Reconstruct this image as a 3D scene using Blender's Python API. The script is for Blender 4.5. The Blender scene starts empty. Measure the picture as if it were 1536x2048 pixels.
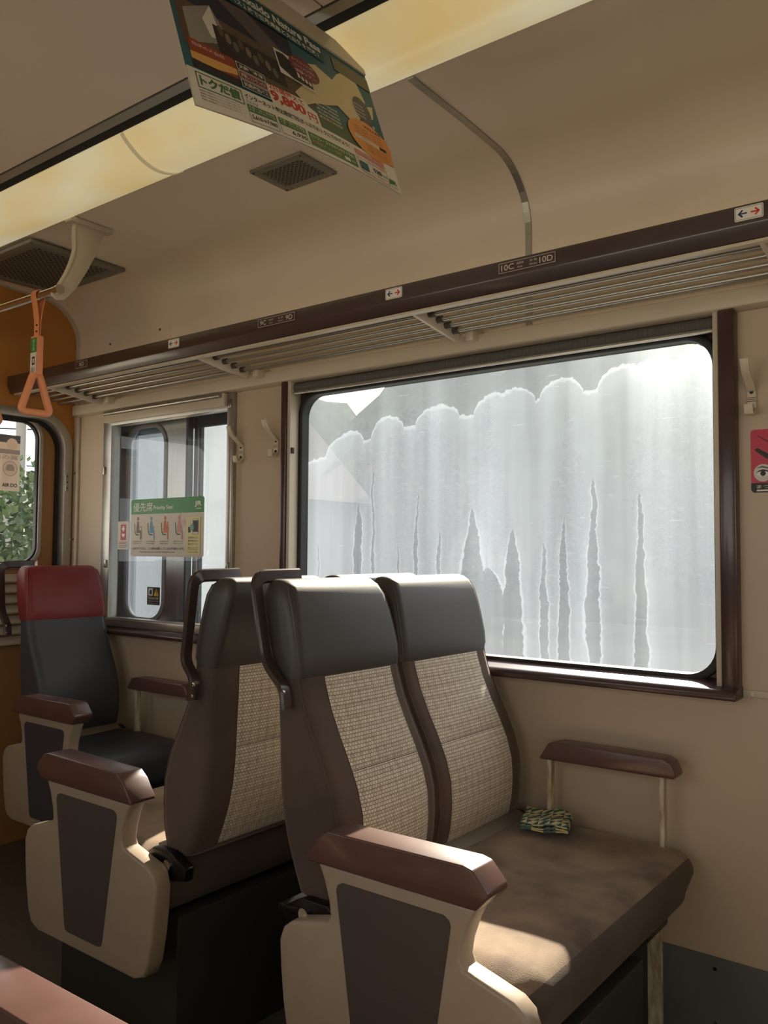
import bpy, bmesh, math, random
from mathutils import Vector, Matrix
random.seed(7)
PI = math.pi
SC = bpy.context.scene
COL = SC.collection

# ------------------------------------------------------------------ camera, world, sun, exposure
CAM_Z = 1.17
cam_d = bpy.data.cameras.new('camera'); cam_o = bpy.data.objects.new('camera', cam_d); COL.objects.link(cam_o)
R_ = Vector((0.79354653, 0.60847331, 0.00664321)); U_ = Vector((0.02437502, -0.04269357, 0.99879083)); F_ = Vector((-0.60802119, 0.79242507, 0.04871089))
mw = Matrix((( R_.x, U_.x, -F_.x, 0), (R_.y, U_.y, -F_.y, 0), (R_.z, U_.z, -F_.z, CAM_Z), (0, 0, 0, 1)))
cam_o.matrix_world = mw
cam_d.sensor_fit = 'HORIZONTAL'; cam_d.sensor_width = 36.0; cam_d.lens = 1687.4 / 1536 * 36.0
cam_d.clip_start = 0.02; cam_d.clip_end = 300
SC.camera = cam_o

SC.view_settings.view_transform = 'Standard'; SC.view_settings.look = 'None'
SC.view_settings.gamma = 1.0; SC.view_settings.use_curve_mapping = False
SC.view_settings.exposure = 0.0

world = bpy.data.worlds.new('hazy_sky'); SC.world = world; world.use_nodes = True
bgn = world.node_tree.nodes['Background']; bgn.inputs[0].default_value = (1.0, 0.985, 0.96, 1); bgn.inputs[1].default_value = 2.05

sun_d = bpy.data.lights.new('sun', 'SUN'); sun_d.energy = 28.0; sun_d.angle = math.radians(0.6); sun_d.color = (1.0, 0.87, 0.68)
sun_o = bpy.data.objects.new('sun', sun_d); COL.objects.link(sun_o)
SUN = Vector((-0.33, 1.0, 0.60)).normalized()          # towards the sun
sun_o.rotation_euler = SUN.to_track_quat('Z', 'Y').to_euler(); sun_o.location = (-3, 9, 8)

W = 2.05        # inner face of the window-side wall (y)
W0 = -0.32      # inner face of the opposite wall
BX = -3.24      # bulkhead
XB = 4.4        # back end of the car

def portal(name, x0, x1, z0, z1, y, into):
    d = bpy.data.lights.new(name, 'AREA'); d.shape = 'RECTANGLE'; d.size = x1 - x0; d.size_y = z1 - z0
    d.cycles.is_portal = True
    o = bpy.data.objects.new(name, d); COL.objects.link(o)
    o.location = ((x0 + x1) / 2, y, (z0 + z1) / 2)
    o.rotation_euler = (math.radians(90 if into > 0 else -90), 0, 0)

# openings: (x0, x1, z0, z1)
BIG = (-1.99, -0.534, 0.844, 1.746)
BIG2 = (0.05, 1.5, 0.844, 1.746)
BIG3 = (2.05, 3.5, 0.844, 1.746)
POCKET = (-3.0, -2.262, 0.885, 1.735)
OPP = [(-3.0, -2.3, .88, 1.72), (-1.95, -0.5, .88, 1.72), (0.05, 1.5, .88, 1.72), (2.05, 3.5, .88, 1.72)]
for i, b in enumerate((BIG, BIG2, BIG3)): portal('window_light', b[0] + .05, b[1] - .05, b[2] + .03, b[3] - .05, W + .14, -1)
for b in OPP: portal('window_light', *b, W0 - .07, 1)

# ------------------------------------------------------------------ materials
def lin(c):
    return tuple(((v / 255) / 12.92 if v / 255 <= .04045 else ((v / 255 + .055) / 1.055) ** 2.4) for v in c)
MATS = {}
def M(name, rgb, rough=.5, metal=0., noise=None, bump=None, sheen=0., coat=0., spec=.5, emit=None, rgb2=None, stretch=(1, 1, 1), alpha=1.0):
    if name in MATS: return MATS[name]
    m = bpy.data.materials.new(name); m.use_nodes = True; MATS[name] = m
    nt = m.node_tree; N = nt.nodes; L = nt.links; b = N['Principled BSDF']
    col = lin(rgb)
    b.inputs['Base Color'].default_value = (*col, 1); b.inputs['Roughness'].default_value = rough
    b.inputs['Metallic'].default_value = metal; b.inputs['Specular IOR Level'].default_value = spec
    if sheen: b.inputs['Sheen Weight'].default_value = sheen; b.inputs['Sheen Roughness'].default_value = .4; b.inputs['Sheen Tint'].default_value = (*[min(1, c * 2 + .1) for c in col], 1)
    if coat: b.inputs['Coat Weight'].default_value = coat; b.inputs['Coat Roughness'].default_value = .12
    if emit: b.inputs['Emission Color'].default_value = (*emit[0], 1); b.inputs['Emission Strength'].default_value = emit[1]
    if noise or bump:
        tc = N.new('ShaderNodeTexCoord'); mp = N.new('ShaderNodeMapping'); mp.inputs['Scale'].default_value = stretch
        L.new(tc.outputs['Object'], mp.inputs['Vector'])
    if noise:
        n = N.new('ShaderNodeTexNoise'); n.inputs['Scale'].default_value = noise[0]; n.inputs['Detail'].default_value = 5
        L.new(mp.outputs['Vector'], n.inputs['Vector'])
        r = N.new('ShaderNodeValToRGB'); r.color_ramp.elements[0].position = .34; r.color_ramp.elements[1].position = .66
        c2 = lin(rgb2) if rgb2 else tuple(c * (1 - noise[1]) for c in col)
        r.color_ramp.elements[0].color = (*c2, 1); r.color_ramp.elements[1].color = (*col, 1)
        L.new(n.outputs['Fac'], r.inputs['Fac']); L.new(r.outputs['Color'], b.inputs['Base Color'])
    if bump:
        n2 = N.new('ShaderNodeTexNoise'); n2.inputs['Scale'].default_value = bump[0]; n2.inputs['Detail'].default_value = 3
        L.new(mp.outputs['Vector'], n2.inputs['Vector'])
        bp = N.new('ShaderNodeBump'); bp.inputs['Strength'].default_value = bump[1]; bp.inputs['Distance'].default_value = .002
        L.new(n2.outputs['Fac'], bp.inputs['Height']); L.new(bp.outputs['Normal'], b.inputs['Normal'])
    return m

wall_m = M('wall_laminate', (188, 170, 147), .42, noise=(3.5, .06), bump=(300, .04))
ceil_m = M('ceiling_laminate', (228, 212, 190), .38, noise=(2.5, .05), bump=(250, .03))
orange_m = M('orange_wood_laminate', (188, 124, 58), .45, noise=(4, .15), stretch=(1, 1, .25))
brown_m = M('dark_brown_enamel', (66, 44, 42), .28, coat=.3, noise=(9, .1))
fascia_m = M('dark_brown_rack_fascia', (64, 50, 50), .33, noise=(6, .08), coat=.4)
cream_m = M('cream_metal', (196, 184, 164), .36, noise=(8, .05))
alu_m = M('satin_aluminium', (176, 172, 164), .34, metal=.85, noise=(40, .08), stretch=(.05, 1, 1))
steel_m = M('brushed_stainless', (168, 166, 160), .28, metal=1., noise=(60, .12), stretch=(1, 1, .03))
chrome_m = M('polished_steel', (215, 210, 200), .1, metal=1.)
black_m = M('black_rubber', (22, 22, 23), .5, bump=(200, .05))
gap_m = M('dark_recess', (12, 11, 10), .8)
floor_m = M('dark_floor_vinyl', (88, 80, 70), .35, noise=(30, .25), bump=(120, .05))
kick_m = M('dark_gloss_kick_plate', (104, 107, 102), .16, noise=(5, .15))
panel_m = M('cream_moulded_plastic', (162, 147, 129), .35, noise=(14, .07), bump=(80, .03))
inset_m = M('charcoal_brown_vinyl', (74, 66, 62), .55, bump=(400, .25))
inset_blue_m = M('charcoal_blue_vinyl', (60, 62, 68), .5, bump=(400, .25))
arm_m = M('brown_plastic', (92, 66, 60), .3, noise=(20, .12), coat=.15)
vinyl_m = M('charcoal_headrest_leatherette', (62, 57, 53), .45, noise=(10, .08), bump=(500, .12))
red_m = M('dark_red_leatherette', (128, 34, 36), .42, noise=(10, .1), bump=(500, .1))
grey_m = M('slate_leatherette', (66, 68, 76), .45, noise=(9, .12), bump=(500, .1))
plush_m = M('brown_plush', (88, 72, 63), .9, noise=(7, .3), bump=(700, .35), sheen=1.0)
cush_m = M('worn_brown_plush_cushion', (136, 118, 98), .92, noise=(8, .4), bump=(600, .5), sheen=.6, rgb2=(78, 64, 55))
hinge_m = M('black_hinge_metal', (30, 28, 27), .3, metal=.5)
pedestal_m = M('black_pedestal_paint', (44, 43, 38), .5)
hook_m = M('cream_hook_plastic', (200, 188, 168), .4)
strapband_m = M('orange_strap_webbing', (236, 154, 100), .6, bump=(900, .3))
strapring_m = M('orange_strap_plastic', (240, 158, 112), .4)
white_m = M('white_print', (226, 222, 214), .4)
offwhite_m = M('offwhite_paper', (214, 206, 190), .55)
ink_m = M('black_ink', (36, 34, 32), .5)
post_m = M('chipped_white_paint', (206, 200, 180), .45, noise=(60, .3), rgb2=(150, 130, 96), stretch=(1, 1, .3))

def weave_material():
    m = bpy.data.materials.new('checked_waffle_weave'); m.use_nodes = True; nt = m.node_tree; N = nt.nodes; L = nt.links; b = N['Principled BSDF']
    uv = N.new('ShaderNodeUVMap'); uv.uv_map = 'UVMap'
    br = N.new('ShaderNodeTexBrick'); br.inputs['Scale'].default_value = 1; br.offset = .5
    br.inputs['Brick Width'].default_value = .0088; br.inputs['Row Height'].default_value = .0074; br.inputs['Mortar Size'].default_value = .0009; br.inputs['Mortar Smooth'].default_value = .7
    br.inputs['Color1'].default_value = (*lin((230, 220, 202)), 1); br.inputs['Color2'].default_value = (*lin((214, 202, 182)), 1); br.inputs['Mortar'].default_value = (*lin((148, 130, 104)), 1)
    L.new(uv.outputs['UV'], br.inputs['Vector'])
    # dyed brown bands that run up and across the cloth
    sx = N.new('ShaderNodeSeparateXYZ'); L.new(uv.outputs['UV'], sx.inputs[0])
    def band(sock, period, lo):
        a = N.new('ShaderNodeMath'); a.operation = 'MULTIPLY'; a.inputs[1].default_value = 2 * PI / period; L.new(sock, a.inputs[0])
        s = N.new('ShaderNodeMath'); s.operation = 'SINE'; L.new(a.outputs[0], s.inputs[0])
        r = N.new('ShaderNodeMapRange'); r.inputs[1].default_value = lo; r.inputs[2].default_value = 1; r.inputs[3].default_value = 0; r.inputs[4].default_value = .38
        L.new(s.outputs[0], r.inputs[0]); return r.outputs[0]
    b1 = band(sx.outputs[0], .026, .3); b2 = band(sx.outputs[1], .024, .2)
    ad = N.new('ShaderNodeMath'); ad.operation = 'ADD'; L.new(b1, ad.inputs[0]); L.new(b2, ad.inputs[1])
    nz = N.new('ShaderNodeTexNoise'); nz.inputs['Scale'].default_value = 14; L.new(uv.outputs['UV'], nz.inputs['Vector'])
    mu = N.new('ShaderNodeMath'); mu.operation = 'MULTIPLY'; L.new(ad.outputs[0], mu.inputs[0]); L.new(nz.outputs['Fac'], mu.inputs[1])
    mx = N.new('ShaderNodeMix'); mx.data_type = 'RGBA'; mx.inputs[7].default_value = (*lin((126, 98, 66)), 1)
    L.new(mu.outputs[0], mx.inputs[0]); L.new(br.outputs['Color'], mx.inputs[6]); L.new(mx.outputs[2], b.inputs['Base Color'])
    bp = N.new('ShaderNodeBump'); bp.inputs['Strength'].default_value = .9; bp.inputs['Distance'].default_value = .0022; bp.invert = True
    L.new(br.outputs['Fac'], bp.inputs['Height']); L.new(bp.outputs['Normal'], b.inputs['Normal'])
    b.inputs['Roughness'].default_value = .9; b.inputs['Sheen Weight'].default_value = .3
    return m
weave_m = weave_material()

def film_material():
    """Weathered window glass: a chalky water-stain film with bright rims, washed streaks, fine scratches."""
    m = bpy.data.materials.new('water_stained_glass'); m.use_nodes = True; nt = m.node_tree; N = nt.nodes; L = nt.links
    for n in list(N): N.remove(n)
    out = N.new('ShaderNodeOutputMaterial'); tc = N.new('ShaderNodeTexCoord'); wp = N.new('ShaderNodeVectorMath'); wp.operation = 'ADD'; wp.inputs[1].default_value = (-1.262, W, .844); L.new(tc.outputs['Object'], wp.inputs[0])
    sp = N.new('ShaderNodeSeparateXYZ'); L.new(wp.outputs[0], sp.inputs[0])
    def mth(op, a, b=None, c=None, clamp=False):
        n = N.new('ShaderNodeMath'); n.operation = op; n.use_clamp = clamp
        for i, v in enumerate((a, b, c)):
            if v is None: continue
            if isinstance(v, (int, float)): n.inputs[i].default_value = v
            else: L.new(v, n.inputs[i])
        return n.outputs[0]
    def noise(sc, stretch, det=3):
        mp = N.new('ShaderNodeMapping'); mp.inputs['Scale'].default_value = stretch; L.new(wp.outputs[0], mp.inputs['Vector'])
        n = N.new('ShaderNodeTexNoise'); n.inputs['Scale'].default_value = sc; n.inputs['Detail'].default_value = det; L.new(mp.outputs['Vector'], n.inputs['Vector'])
        return n.outputs['Fac']
    X, Z = sp.outputs[0], sp.outputs[2]
    nA = noise(9, (1, 1, 1.1), 4); nB = noise(70, (1, 1, 1), 2)
    xx = mth('ADD', X, mth('ADD', mth('MULTIPLY', mth('SUBTRACT', nA, .5), .03), mth('MULTIPLY', mth('SUBTRACT', nB, .5), .012)))
    # washed streaks: x centre, z of the tip, half-width half a metre below the tip
    ST = [(-1.715, 1.33, .030), (-1.655, 1.50, .007), (-1.555, 1.22, .009), (-1.485, 1.36, .011), (-1.405, 1.26, .013), (-1.285, 1.30, .055), (-1.235, 1.13, .11),
          (-1.155, 1.24, .045), (-1.06, 1.20, .019), (-1.0, 1.27, .021), (-.915, 1.37, .021), (-.79, 1.33, .021), (-1.885, 1.2, .009)]
    wob = mth('ADD', mth('MULTIPLY', noise(13, (.6, 1, 1), 2), 1.2), .4)
    d = None
    for x0, zt, w in ST:
        h = mth('MAXIMUM', mth('SUBTRACT', zt, Z), .00001)
        ww = mth('MULTIPLY', mth('MULTIPLY', mth('SQRT', h), w / .707), wob)
        di = mth('DIVIDE', mth('ABSOLUTE', mth('SUBTRACT', xx, x0)), ww)
        d = di if d is None else mth('MINIMUM', d, di)
    # scalloped upper edge of the film, rising to the right
    vo = N.new('ShaderNodeTexVoronoi'); vo.voronoi_dimensions = '1D'; vo.inputs['Scale'].default_value = 8.5; L.new(mth('ADD', X, mth('MULTIPLY', nB, .004)), vo.inputs['W'])
    hump = mth('SQRT', mth('MAXIMUM', mth('SUBTRACT', .30, mth('MULTIPLY', vo.outputs['Distance'], vo.outputs['Distance'])), 0))
    edge = mth('ADD', mth('ADD', mth('MULTIPLY', X, .085), 1.675), mth('ADD', mth('MULTIPLY', hump, .085), mth('MULTIPLY', nA, .03)))
    lowl = mth('MULTIPLY', mth('MULTIPLY', mth('SUBTRACT', -1.62, X), 1.0, None, True), .16)
    e = mth('SUBTRACT', mth('SUBTRACT', edge, lowl), mth('ADD', Z, mth('MULTIPLY', mth('SUBTRACT', nB, .5), .02)))   # >0 inside the film
    de = mth('ADD', mth('MULTIPLY', e, 28), .9)
    dd = mth('MINIMUM', mth('MAXIMUM', de, 0), d)
    ramp = N.new('ShaderNodeValToRGB'); cr = ramp.color_ramp
    cr.elements[0].position = 0; cr.elements[0].color = (.50,) * 3 + (1,)
    cr.elements[1].position = 1; cr.elements[1].color = (.67,) * 3 + (1,)
    for p_, v in ((.30, .52), (.325, 1.0), (.375, .94), (.43, .74)):
        q = cr.elements.new(p_); q.color = (v, v, v, 1)
    L.new(mth('MULTIPLY', dd, .33, None, True), ramp.inputs['Fac'])
    nC = noise(5, (3, 1, .15), 4); nS = noise(60, (.2, 1, 4), 2)
    scr = mth('MULTIPLY', mth('GREATER_THAN', nS, .69), .20)
    dens = mth('ADD', mth('MULTIPLY', ramp.outputs['Color'], mth('ADD', mth('MULTIPLY', nC, .9), .55)), scr, None, True)
    trl = N.new('ShaderNodeBsdfTranslucent'); trl.inputs['Color'].default_value = (.66, .79, 1.0, 1)
    rfr = N.new('ShaderNodeBsdfRefraction'); rfr.inputs['IOR'].default_value = .76; rfr.inputs['Roughness'].default_value = .72; rfr.inputs['Color'].default_value = (.80, .90, 1, 1)
    tra = N.new('ShaderNodeBsdfTransparent'); tra.inputs['Color'].default_value = (.70, .71, .72, 1)
    glo = N.new('ShaderNodeBsdfGlossy'); glo.inputs['Roughness'].default_value = .12
    s1 = N.new('ShaderNodeMixShader'); s1.inputs[0].default_value = .20; L.new(trl.outputs[0], s1.inputs[1]); L.new(rfr.outputs[0], s1.inputs[2])
    s2 = N.new('ShaderNodeMixShader'); L.new(mth('MULTIPLY', dens, FILM), s2.inputs[0]); L.new(tra.outputs[0], s2.inputs[1]); L.new(s1.outputs[0], s2.inputs[2])
    s3 = N.new('ShaderNodeMixShader'); s3.inputs[0].default_value = .035; L.new(s2.outputs[0], s3.inputs[1]); L.new(glo.outputs[0], s3.inputs[2])
    L.new(s3.outputs[0], out.inputs['Surface'])
    return m
FILM = .178
film_m = film_material()

def thin_glass(name, haze=.0, tint=(.93, .95, .95), gloss=.05, rough=.02):
    m = bpy.data.materials.new(name); m.use_nodes = True; nt = m.node_tree; N = nt.nodes; L = nt.links
    for n in list(N): N.remove(n)
    out = N.new('ShaderNodeOutputMaterial')
    tra = N.new('ShaderNodeBsdfTransparent'); tra.inputs['Color'].default_value = (*tint, 1)
    glo = N.new('ShaderNodeBsdfGlossy'); glo.inputs['Roughness'].default_value = rough
    trl = N.new('ShaderNodeBsdfTranslucent'); trl.inputs['Color'].default_value = (.70, .82, 1, 1)
    tc = N.new('ShaderNodeTexCoord'); mp = N.new('ShaderNodeMapping'); mp.inputs['Scale'].default_value = (1, 1, .3); L.new(tc.outputs['Object'], mp.inputs[0])
    nz = N.new('ShaderNodeTexNoise'); nz.inputs['Scale'].default_value = 6; nz.inputs['Detail'].default_value = 5; L.new(mp.outputs[0], nz.inputs[0])
    mr = N.new('ShaderNodeMapRange'); mr.inputs[3].default_value = haze * .75; mr.inputs[4].default_value = haze * 1.25; L.new(nz.outputs['Fac'], mr.inputs[0])
    a = N.new('ShaderNodeMixShader'); L.new(mr.outputs[0], a.inputs[0]); L.new(tra.outputs[0], a.inputs[1]); L.new(trl.outputs[0], a.inputs[2])
    b = N.new('ShaderNodeMixShader'); b.inputs[0].default_value = gloss; L.new(a.outputs[0], b.inputs[1]); L.new(glo.outputs[0], b.inputs[2])
    L.new(b.outputs[0], out.inputs['Surface']); return m
clear_m = thin_glass('clear_window_glass', .02, gloss=.06)
frost_m = thin_glass('frosted_outer_glass', .125, tint=(.32, .33, .34), gloss=.03)
plain_m = thin_glass('dusty_window_glass', .06)

# ------------------------------------------------------------------ mesh helpers
def root_off(o):
    v = Vector((0, 0, 0))
    while o is not None:
        v += o.location; o = o.parent
    return v
def mk(name, verts, faces, mat, parent=None, smooth=False, bevel=0., seg=2, uv=None, mats=None, fm=None, ang=25, weld=False):
    off = root_off(parent)
    me = bpy.data.meshes.new(name); bm = bmesh.new()
    vs = [bm.verts.new(Vector(v) - off) for v in verts]
    ul = bm.loops.layers.uv.new('UVMap') if uv else None
    for k, f in enumerate(faces):
        try: fc = bm.faces.new([vs[i] for i in f])
        except ValueError: continue
        fc.smooth = smooth
        if fm: fc.material_index = fm[k]
        if uv:
            for lp, i in zip(fc.loops, f): lp[ul].uv = uv[i]
    if weld: bmesh.ops.remove_doubles(bm, verts=bm.verts, dist=1e-5)
    if len(faces) > 1: bmesh.ops.recalc_face_normals(bm, faces=bm.faces)
    if bevel:
        ed = [e for e in bm.edges if len(e.link_faces) == 2 and e.calc_face_angle(0) > math.radians(ang)]
        bmesh.ops.bevel(bm, geom=ed, offset=bevel, segments=seg, profile=.5, affect='EDGES', clamp_overlap=True)
        for f in bm.faces: f.smooth = True
    bm.to_mesh(me); bm.free()
    if bevel or smooth:
        me.set_sharp_from_angle(angle=math.radians(42))
    for mm in (mats or [mat]): me.materials.append(mm)
    o = bpy.data.objects.new(name, me); COL.objects.link(o)
    if parent: o.parent = parent
    return o
def box(x0, x1, y0, y1, z0, z1):
    v = [(x, y, z) for x in (x0, x1) for y in (y0, y1) for z in (z0, z1)]
    return v, [(0, 1, 3, 2), (4, 6, 7, 5), (0, 4, 5, 1), (2, 3, 7, 6), (0, 2, 6, 4), (1, 5, 7, 3)]
def merge(*parts):
    V, F = [], []
    for v, f in parts:
        n = len(V); V += list(v); F += [tuple(i + n for i in q) for q in f]
    return V, F
def prism(poly, axis, a, b):
    """poly in the two other axes (x,y,z order), extruded along axis from a to b"""
    def P(p, t):
        l = list(p); l.insert(axis, t); return tuple(l)
    n = len(poly); v = [P(p, a) for p in poly] + [P(p, b) for p in poly]
    return v, [tuple(range(n))[::-1], tuple(range(n, 2 * n))] + [(i, (i + 1) % n, n + (i + 1) % n, n + i) for i in range(n)]
def rr(a0, a1, b0, b1, r, n=6):
    out = []
    for ca, cb, s in ((a1 - r, b1 - r, 0), (a0 + r, b1 - r, 1), (a0 + r, b0 + r, 2), (a1 - r, b0 + r, 3)):
        for k in range(n + 1):
            t = (s + k / n) * PI / 2; out.append((ca + r * math.cos(t), cb + r * math.sin(t)))
    return out
def ring(outer, inner, axis, a, b):
    def P(p, t):
        l = list(p); l.insert(axis, t); return tuple(l)
    n = len(outer); v = [P(p, a) for p in outer] + [P(p, a) for p in inner] + [P(p, b) for p in outer] + [P(p, b) for p in inner]
    f = []
    for i in range(n):
        j = (i + 1) % n
        f += [(i, j, n + j, n + i), (2 * n + i, 3 * n + i, 3 * n + j, 2 * n + j), (i, 2 * n + i, 2 * n + j, j), (n + i, n + j, 3 * n + j, 3 * n + i)]
    return v, f
def smooth_path(pts, rad=.02, n=5):
    out = [Vector(pts[0])]
    for i in range(1, len(pts) - 1):
        p = Vector(pts[i]); a = (Vector(pts[i - 1]) - p); b = (Vector(pts[i + 1]) - p)
        r = min(rad, a.length * .45, b.length * .45); p0 = p + a.normalized() * r; p1 = p + b.normalized() * r
        for k in range(n + 1):
            t = k / n; out.append(p0 * (1 - t) ** 2 + p * 2 * t * (1 - t) + p1 * t ** 2)
    out.append(Vector(pts[-1])); return out
def sweep(pts, sec, up=(0, 0, 1), close=False):
    """sec: list of (a,b): a along side, b along up"""
    pts = [Vector(p) for p in pts]; n = len(pts); k = len(sec); V, F = [], []; upv = Vector(up)
    for i, p in enumerate(pts):
        if close: t = pts[(i + 1) % n] - pts[i - 1]
        else: t = pts[min(i + 1, n - 1)] - pts[max(i - 1, 0)]
        t.normalize(); s = t.cross(upv)
        if s.length < 1e-4: s = t.cross(Vector((1, 0, 0)))
        s.normalize(); u = s.cross(t).normalized()
        V += [tuple(p + s * a + u * b) for a, b in sec]
    for i in range(n if close else n - 1):
        i2 = (i + 1) % n
        for j in range(k):
            F.append((i * k + j, i * k + (j + 1) % k, i2 * k + (j + 1) % k, i2 * k + j))
    if not close: F += [tuple(range(k))[::-1], tuple(range((n - 1) * k, n * k))]
    return V, F
def circ(r, n=10): return [(r * math.cos(2 * PI * i / n), r * math.sin(2 * PI * i / n)) for i in range(n)]
def rect(w, h, c=.15):
    a, b = w / 2, h / 2; k = min(a, b) * c * 2
    return [(-a + k, -b), (a - k, -b), (a, -b + k), (a, b - k), (a - k, b), (-a + k, b), (-a, b - k), (-a, -b + k)]
def tube(pts, r, n=10, **k): return sweep(pts, circ(r, n), **k)
def disc(c, axis, r, t, n=12):
    a = [i for i in range(3) if i != axis]
    poly = [(c[a[0]] + x, c[a[1]] + y) for x, y in circ(r, n)]
    return prism(poly, axis, c[axis], c[axis] + t)
def loft(rings, caps=True):
    V, F = [], []; k = len(rings[0])
    for r in rings: V += r
    for i in range(len(rings) - 1):
        for j in range(k):
            F.append((i * k + j, i * k + (j + 1) % k, (i + 1) * k + (j + 1) % k, (i + 1) * k + j))
    if caps: F += [tuple(range(k))[::-1], tuple(range((len(rings) - 1) * k, len(rings) * k))]
    return V, F

def tag(o, label, cat, group=None):
    o['label'] = label; o['category'] = cat
    if group: o['group'] = group
    return o
def empty(name, loc):
    o = bpy.data.objects.new(name, None); COL.objects.link(o); o.location = loc; o.empty_display_size = .05; return o
def thing(name, loc, label, cat, group=None): return tag(empty(name, loc), label, cat, group)
def struct(o, label=None):
    o['kind'] = 'structure'
    if label: o['label'] = label
    return o
def sempty(name, loc, label=None): return struct(empty(name, loc), label)

# printing: 2-D shapes and lettering mapped onto a sheet
class Sheet:
    def __init__(s, fn, parent, step=.00006): s.fn, s.par, s.k, s.step, s.curved = fn, parent, 4, step, False
    def lay(s):
        s.k += 1; return s.k * s.step
    def poly(s, name, pts, mat, d=None, cuts=0):
        d = s.lay() if d is None else d
        if cuts:
            # quad patch cut finer so that it follows a curved sheet
            a, b, c, e = pts; V, F = [], []
            for i in range(cuts + 1):
                for j in range(cuts + 1):
                    u, v = i / cuts, j / cuts
                    V.append(tuple((a[q] * (1 - u) + b[q] * u) * (1 - v) + (e[q] * (1 - u) + c[q] * u) * v for q in (0, 1)))
            for i in range(cuts):
                for j in range(cuts): F.append((i * (cuts + 1) + j, (i + 1) * (cuts + 1) + j, (i + 1) * (cuts + 1) + j + 1, i * (cuts + 1) + j + 1))
        else: V, F = list(pts), [tuple(range(len(pts)))]
        if s.curved and not cuts: V, F = s.dice(V, F)
        return mk(name, [s.fn(a, b, d) for a, b in V], F, mat, s.par)
    def dice(s, V, F):
        bm = bmesh.new(); vs = [bm.verts.new((a, b, 0)) for a, b in V]
        for f in F: bm.faces.new([vs[i] for i in f])
        bmesh.ops.triangulate(bm, faces=bm.faces)
        for _ in range(6):
            lg = [e for e in bm.edges if e.calc_length() > .05]
            if not lg: break
            bmesh.ops.subdivide_edges(bm, edges=lg, cuts=1); bmesh.ops.triangulate(bm, faces=[f for f in bm.faces if len(f.verts) > 3])
        bm.verts.index_update(); out = [(v.co.x, v.co.y) for v in bm.verts], [tuple(v.index for v in f.verts) for f in bm.faces]
        bm.free(); return out
    def rect(s, name, a0, a1, b0, b1, mat, **k): return s.poly(name, [(a0, b0), (a1, b0), (a1, b1), (a0, b1)], mat, **k)
    def disc(s, name, a, b, ra, rb, mat, n=20, **k): return s.poly(name, [(a + ra * math.cos(2 * PI * i / n), b + rb * math.sin(2 * PI * i / n)) for i in range(n)], mat, **k)
    def outline(s, name, a0, a1, b0, b1, t, mat, tb=None):
        d = s.lay(); tb = tb or t
        V, F = merge(*[([(x0, y0), (x1, y0), (x1, y1), (x0, y1)], [(0, 1, 2, 3)]) for x0, x1, y0, y1 in ((a0, a1, b0, b0 + tb), (a0, a1, b1 - tb, b1), (a0, a0 + t, b0 + tb, b1 - tb), (a1 - t, a1, b0 + tb, b1 - tb))])
        if s.curved: V, F = s.dice(V, F)
        return mk(name, [s.fn(a, b, d) for a, b in V], F, mat, s.par)
    def text(s, body, a0, b0, w, h, mat, bold=0., flip=1, vert=False):
        """lettering whose box starts at (a0,b0), w wide and h high; flip=-1 when b runs downwards (b0 is then the top)"""
        V, F = text_mesh(body, bold, vert)
        x0 = min(v[0] for v in V); x1 = max(v[0] for v in V); y0 = min(v[1] for v in V); y1 = max(v[1] for v in V)
        d = (s.k + 2) * s.step; out = []
        for x, y in V:
            u = (x - x0) / (x1 - x0); v = (y - y0) / (y1 - y0)
            out.append(s.fn(a0 + u * w, (b0 + v * h) if flip > 0 else (b0 + (1 - v) * h), d))
        return mk('lettering', out, F, mat, s.par)
def text_mesh(body, bold=0., vert=False):
    c = bpy.data.curves.new('t', 'FONT'); c.body = '\n'.join(body) if vert else body; c.offset = bold; c.resolution_u = 3
    if vert: c.space_line = 1.0; c.align_x = 'CENTER'
    o = bpy.data.objects.new('t', c); COL.objects.link(o)
    dg = bpy.context.evaluated_depsgraph_get(); me = bpy.data.meshes.new_from_object(o.evaluated_get(dg))
    V = [(v.co.x, v.co.y) for v in me.vertices]; F = [tuple(p.vertices) for p in me.polygons]
    bpy.data.objects.remove(o); bpy.data.curves.remove(c); bpy.data.meshes.remove(me); return V, F
def wall_sheet(x0, z0, y, parent): return Sheet(lambda a, b, d: (x0 + a, y - d, z0 + b), parent)     # faces the aisle (-y)

# ------------------------------------------------------------------ setting: shell
def holed_wall(x0, x1, z0, z1, y0, y1, holes):
    parts = []; xs = sorted({x0, x1, *[h[0] for h in holes], *[h[1] for h in holes]})
    for a, b in zip(xs, xs[1:]):
        h = [q for q in holes if q[0] <= a + 1e-6 and q[1] >= b - 1e-6]
        if not h: parts.append(box(a, b, y0, y1, z0, z1))
        else: parts += [box(a, b, y0, y1, z0, h[0][2]), box(a, b, y0, y1, h[0][3], z1)]
    return merge(*parts)
struct(mk('floor', *box(BX - .2, XB, W0 - .1, W + .1, -.05, 0), floor_m))
wall_right = struct(mk('wall_right', *holed_wall(BX - .1, XB, 0, 2.06, W, W + .055, [BIG, BIG2, BIG3, POCKET]), wall_m), 'beige laminate side wall with the windows')
g = .06
struct(mk('wall_outer', *holed_wall(BX - .2, XB, -.1, 2.45, W + .12, W + .135, [(b[0] - g, b[1] + g, b[2] - g, b[3] + g) for b in (BIG, BIG2, BIG3)] + [(-2.98, -2.2, .87, 1.735)]), steel_m), 'stainless outer skin of the carriage')
struct(mk('wall_left', *holed_wall(BX - .1, XB, 0, 2.35, W0 - .06, W0, OPP), wall_m), 'beige laminate wall across the aisle')
struct(mk('wall_back', *box(XB, XB + .05, W0 - .1, W + .1, 0, 2.45), wall_m))
struct(mk('trim_1', *box(BX - .2, XB, W0 - .1, W + .135, 2.40, 2.45), cream_m), 'roof panel above the ceiling')
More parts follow.
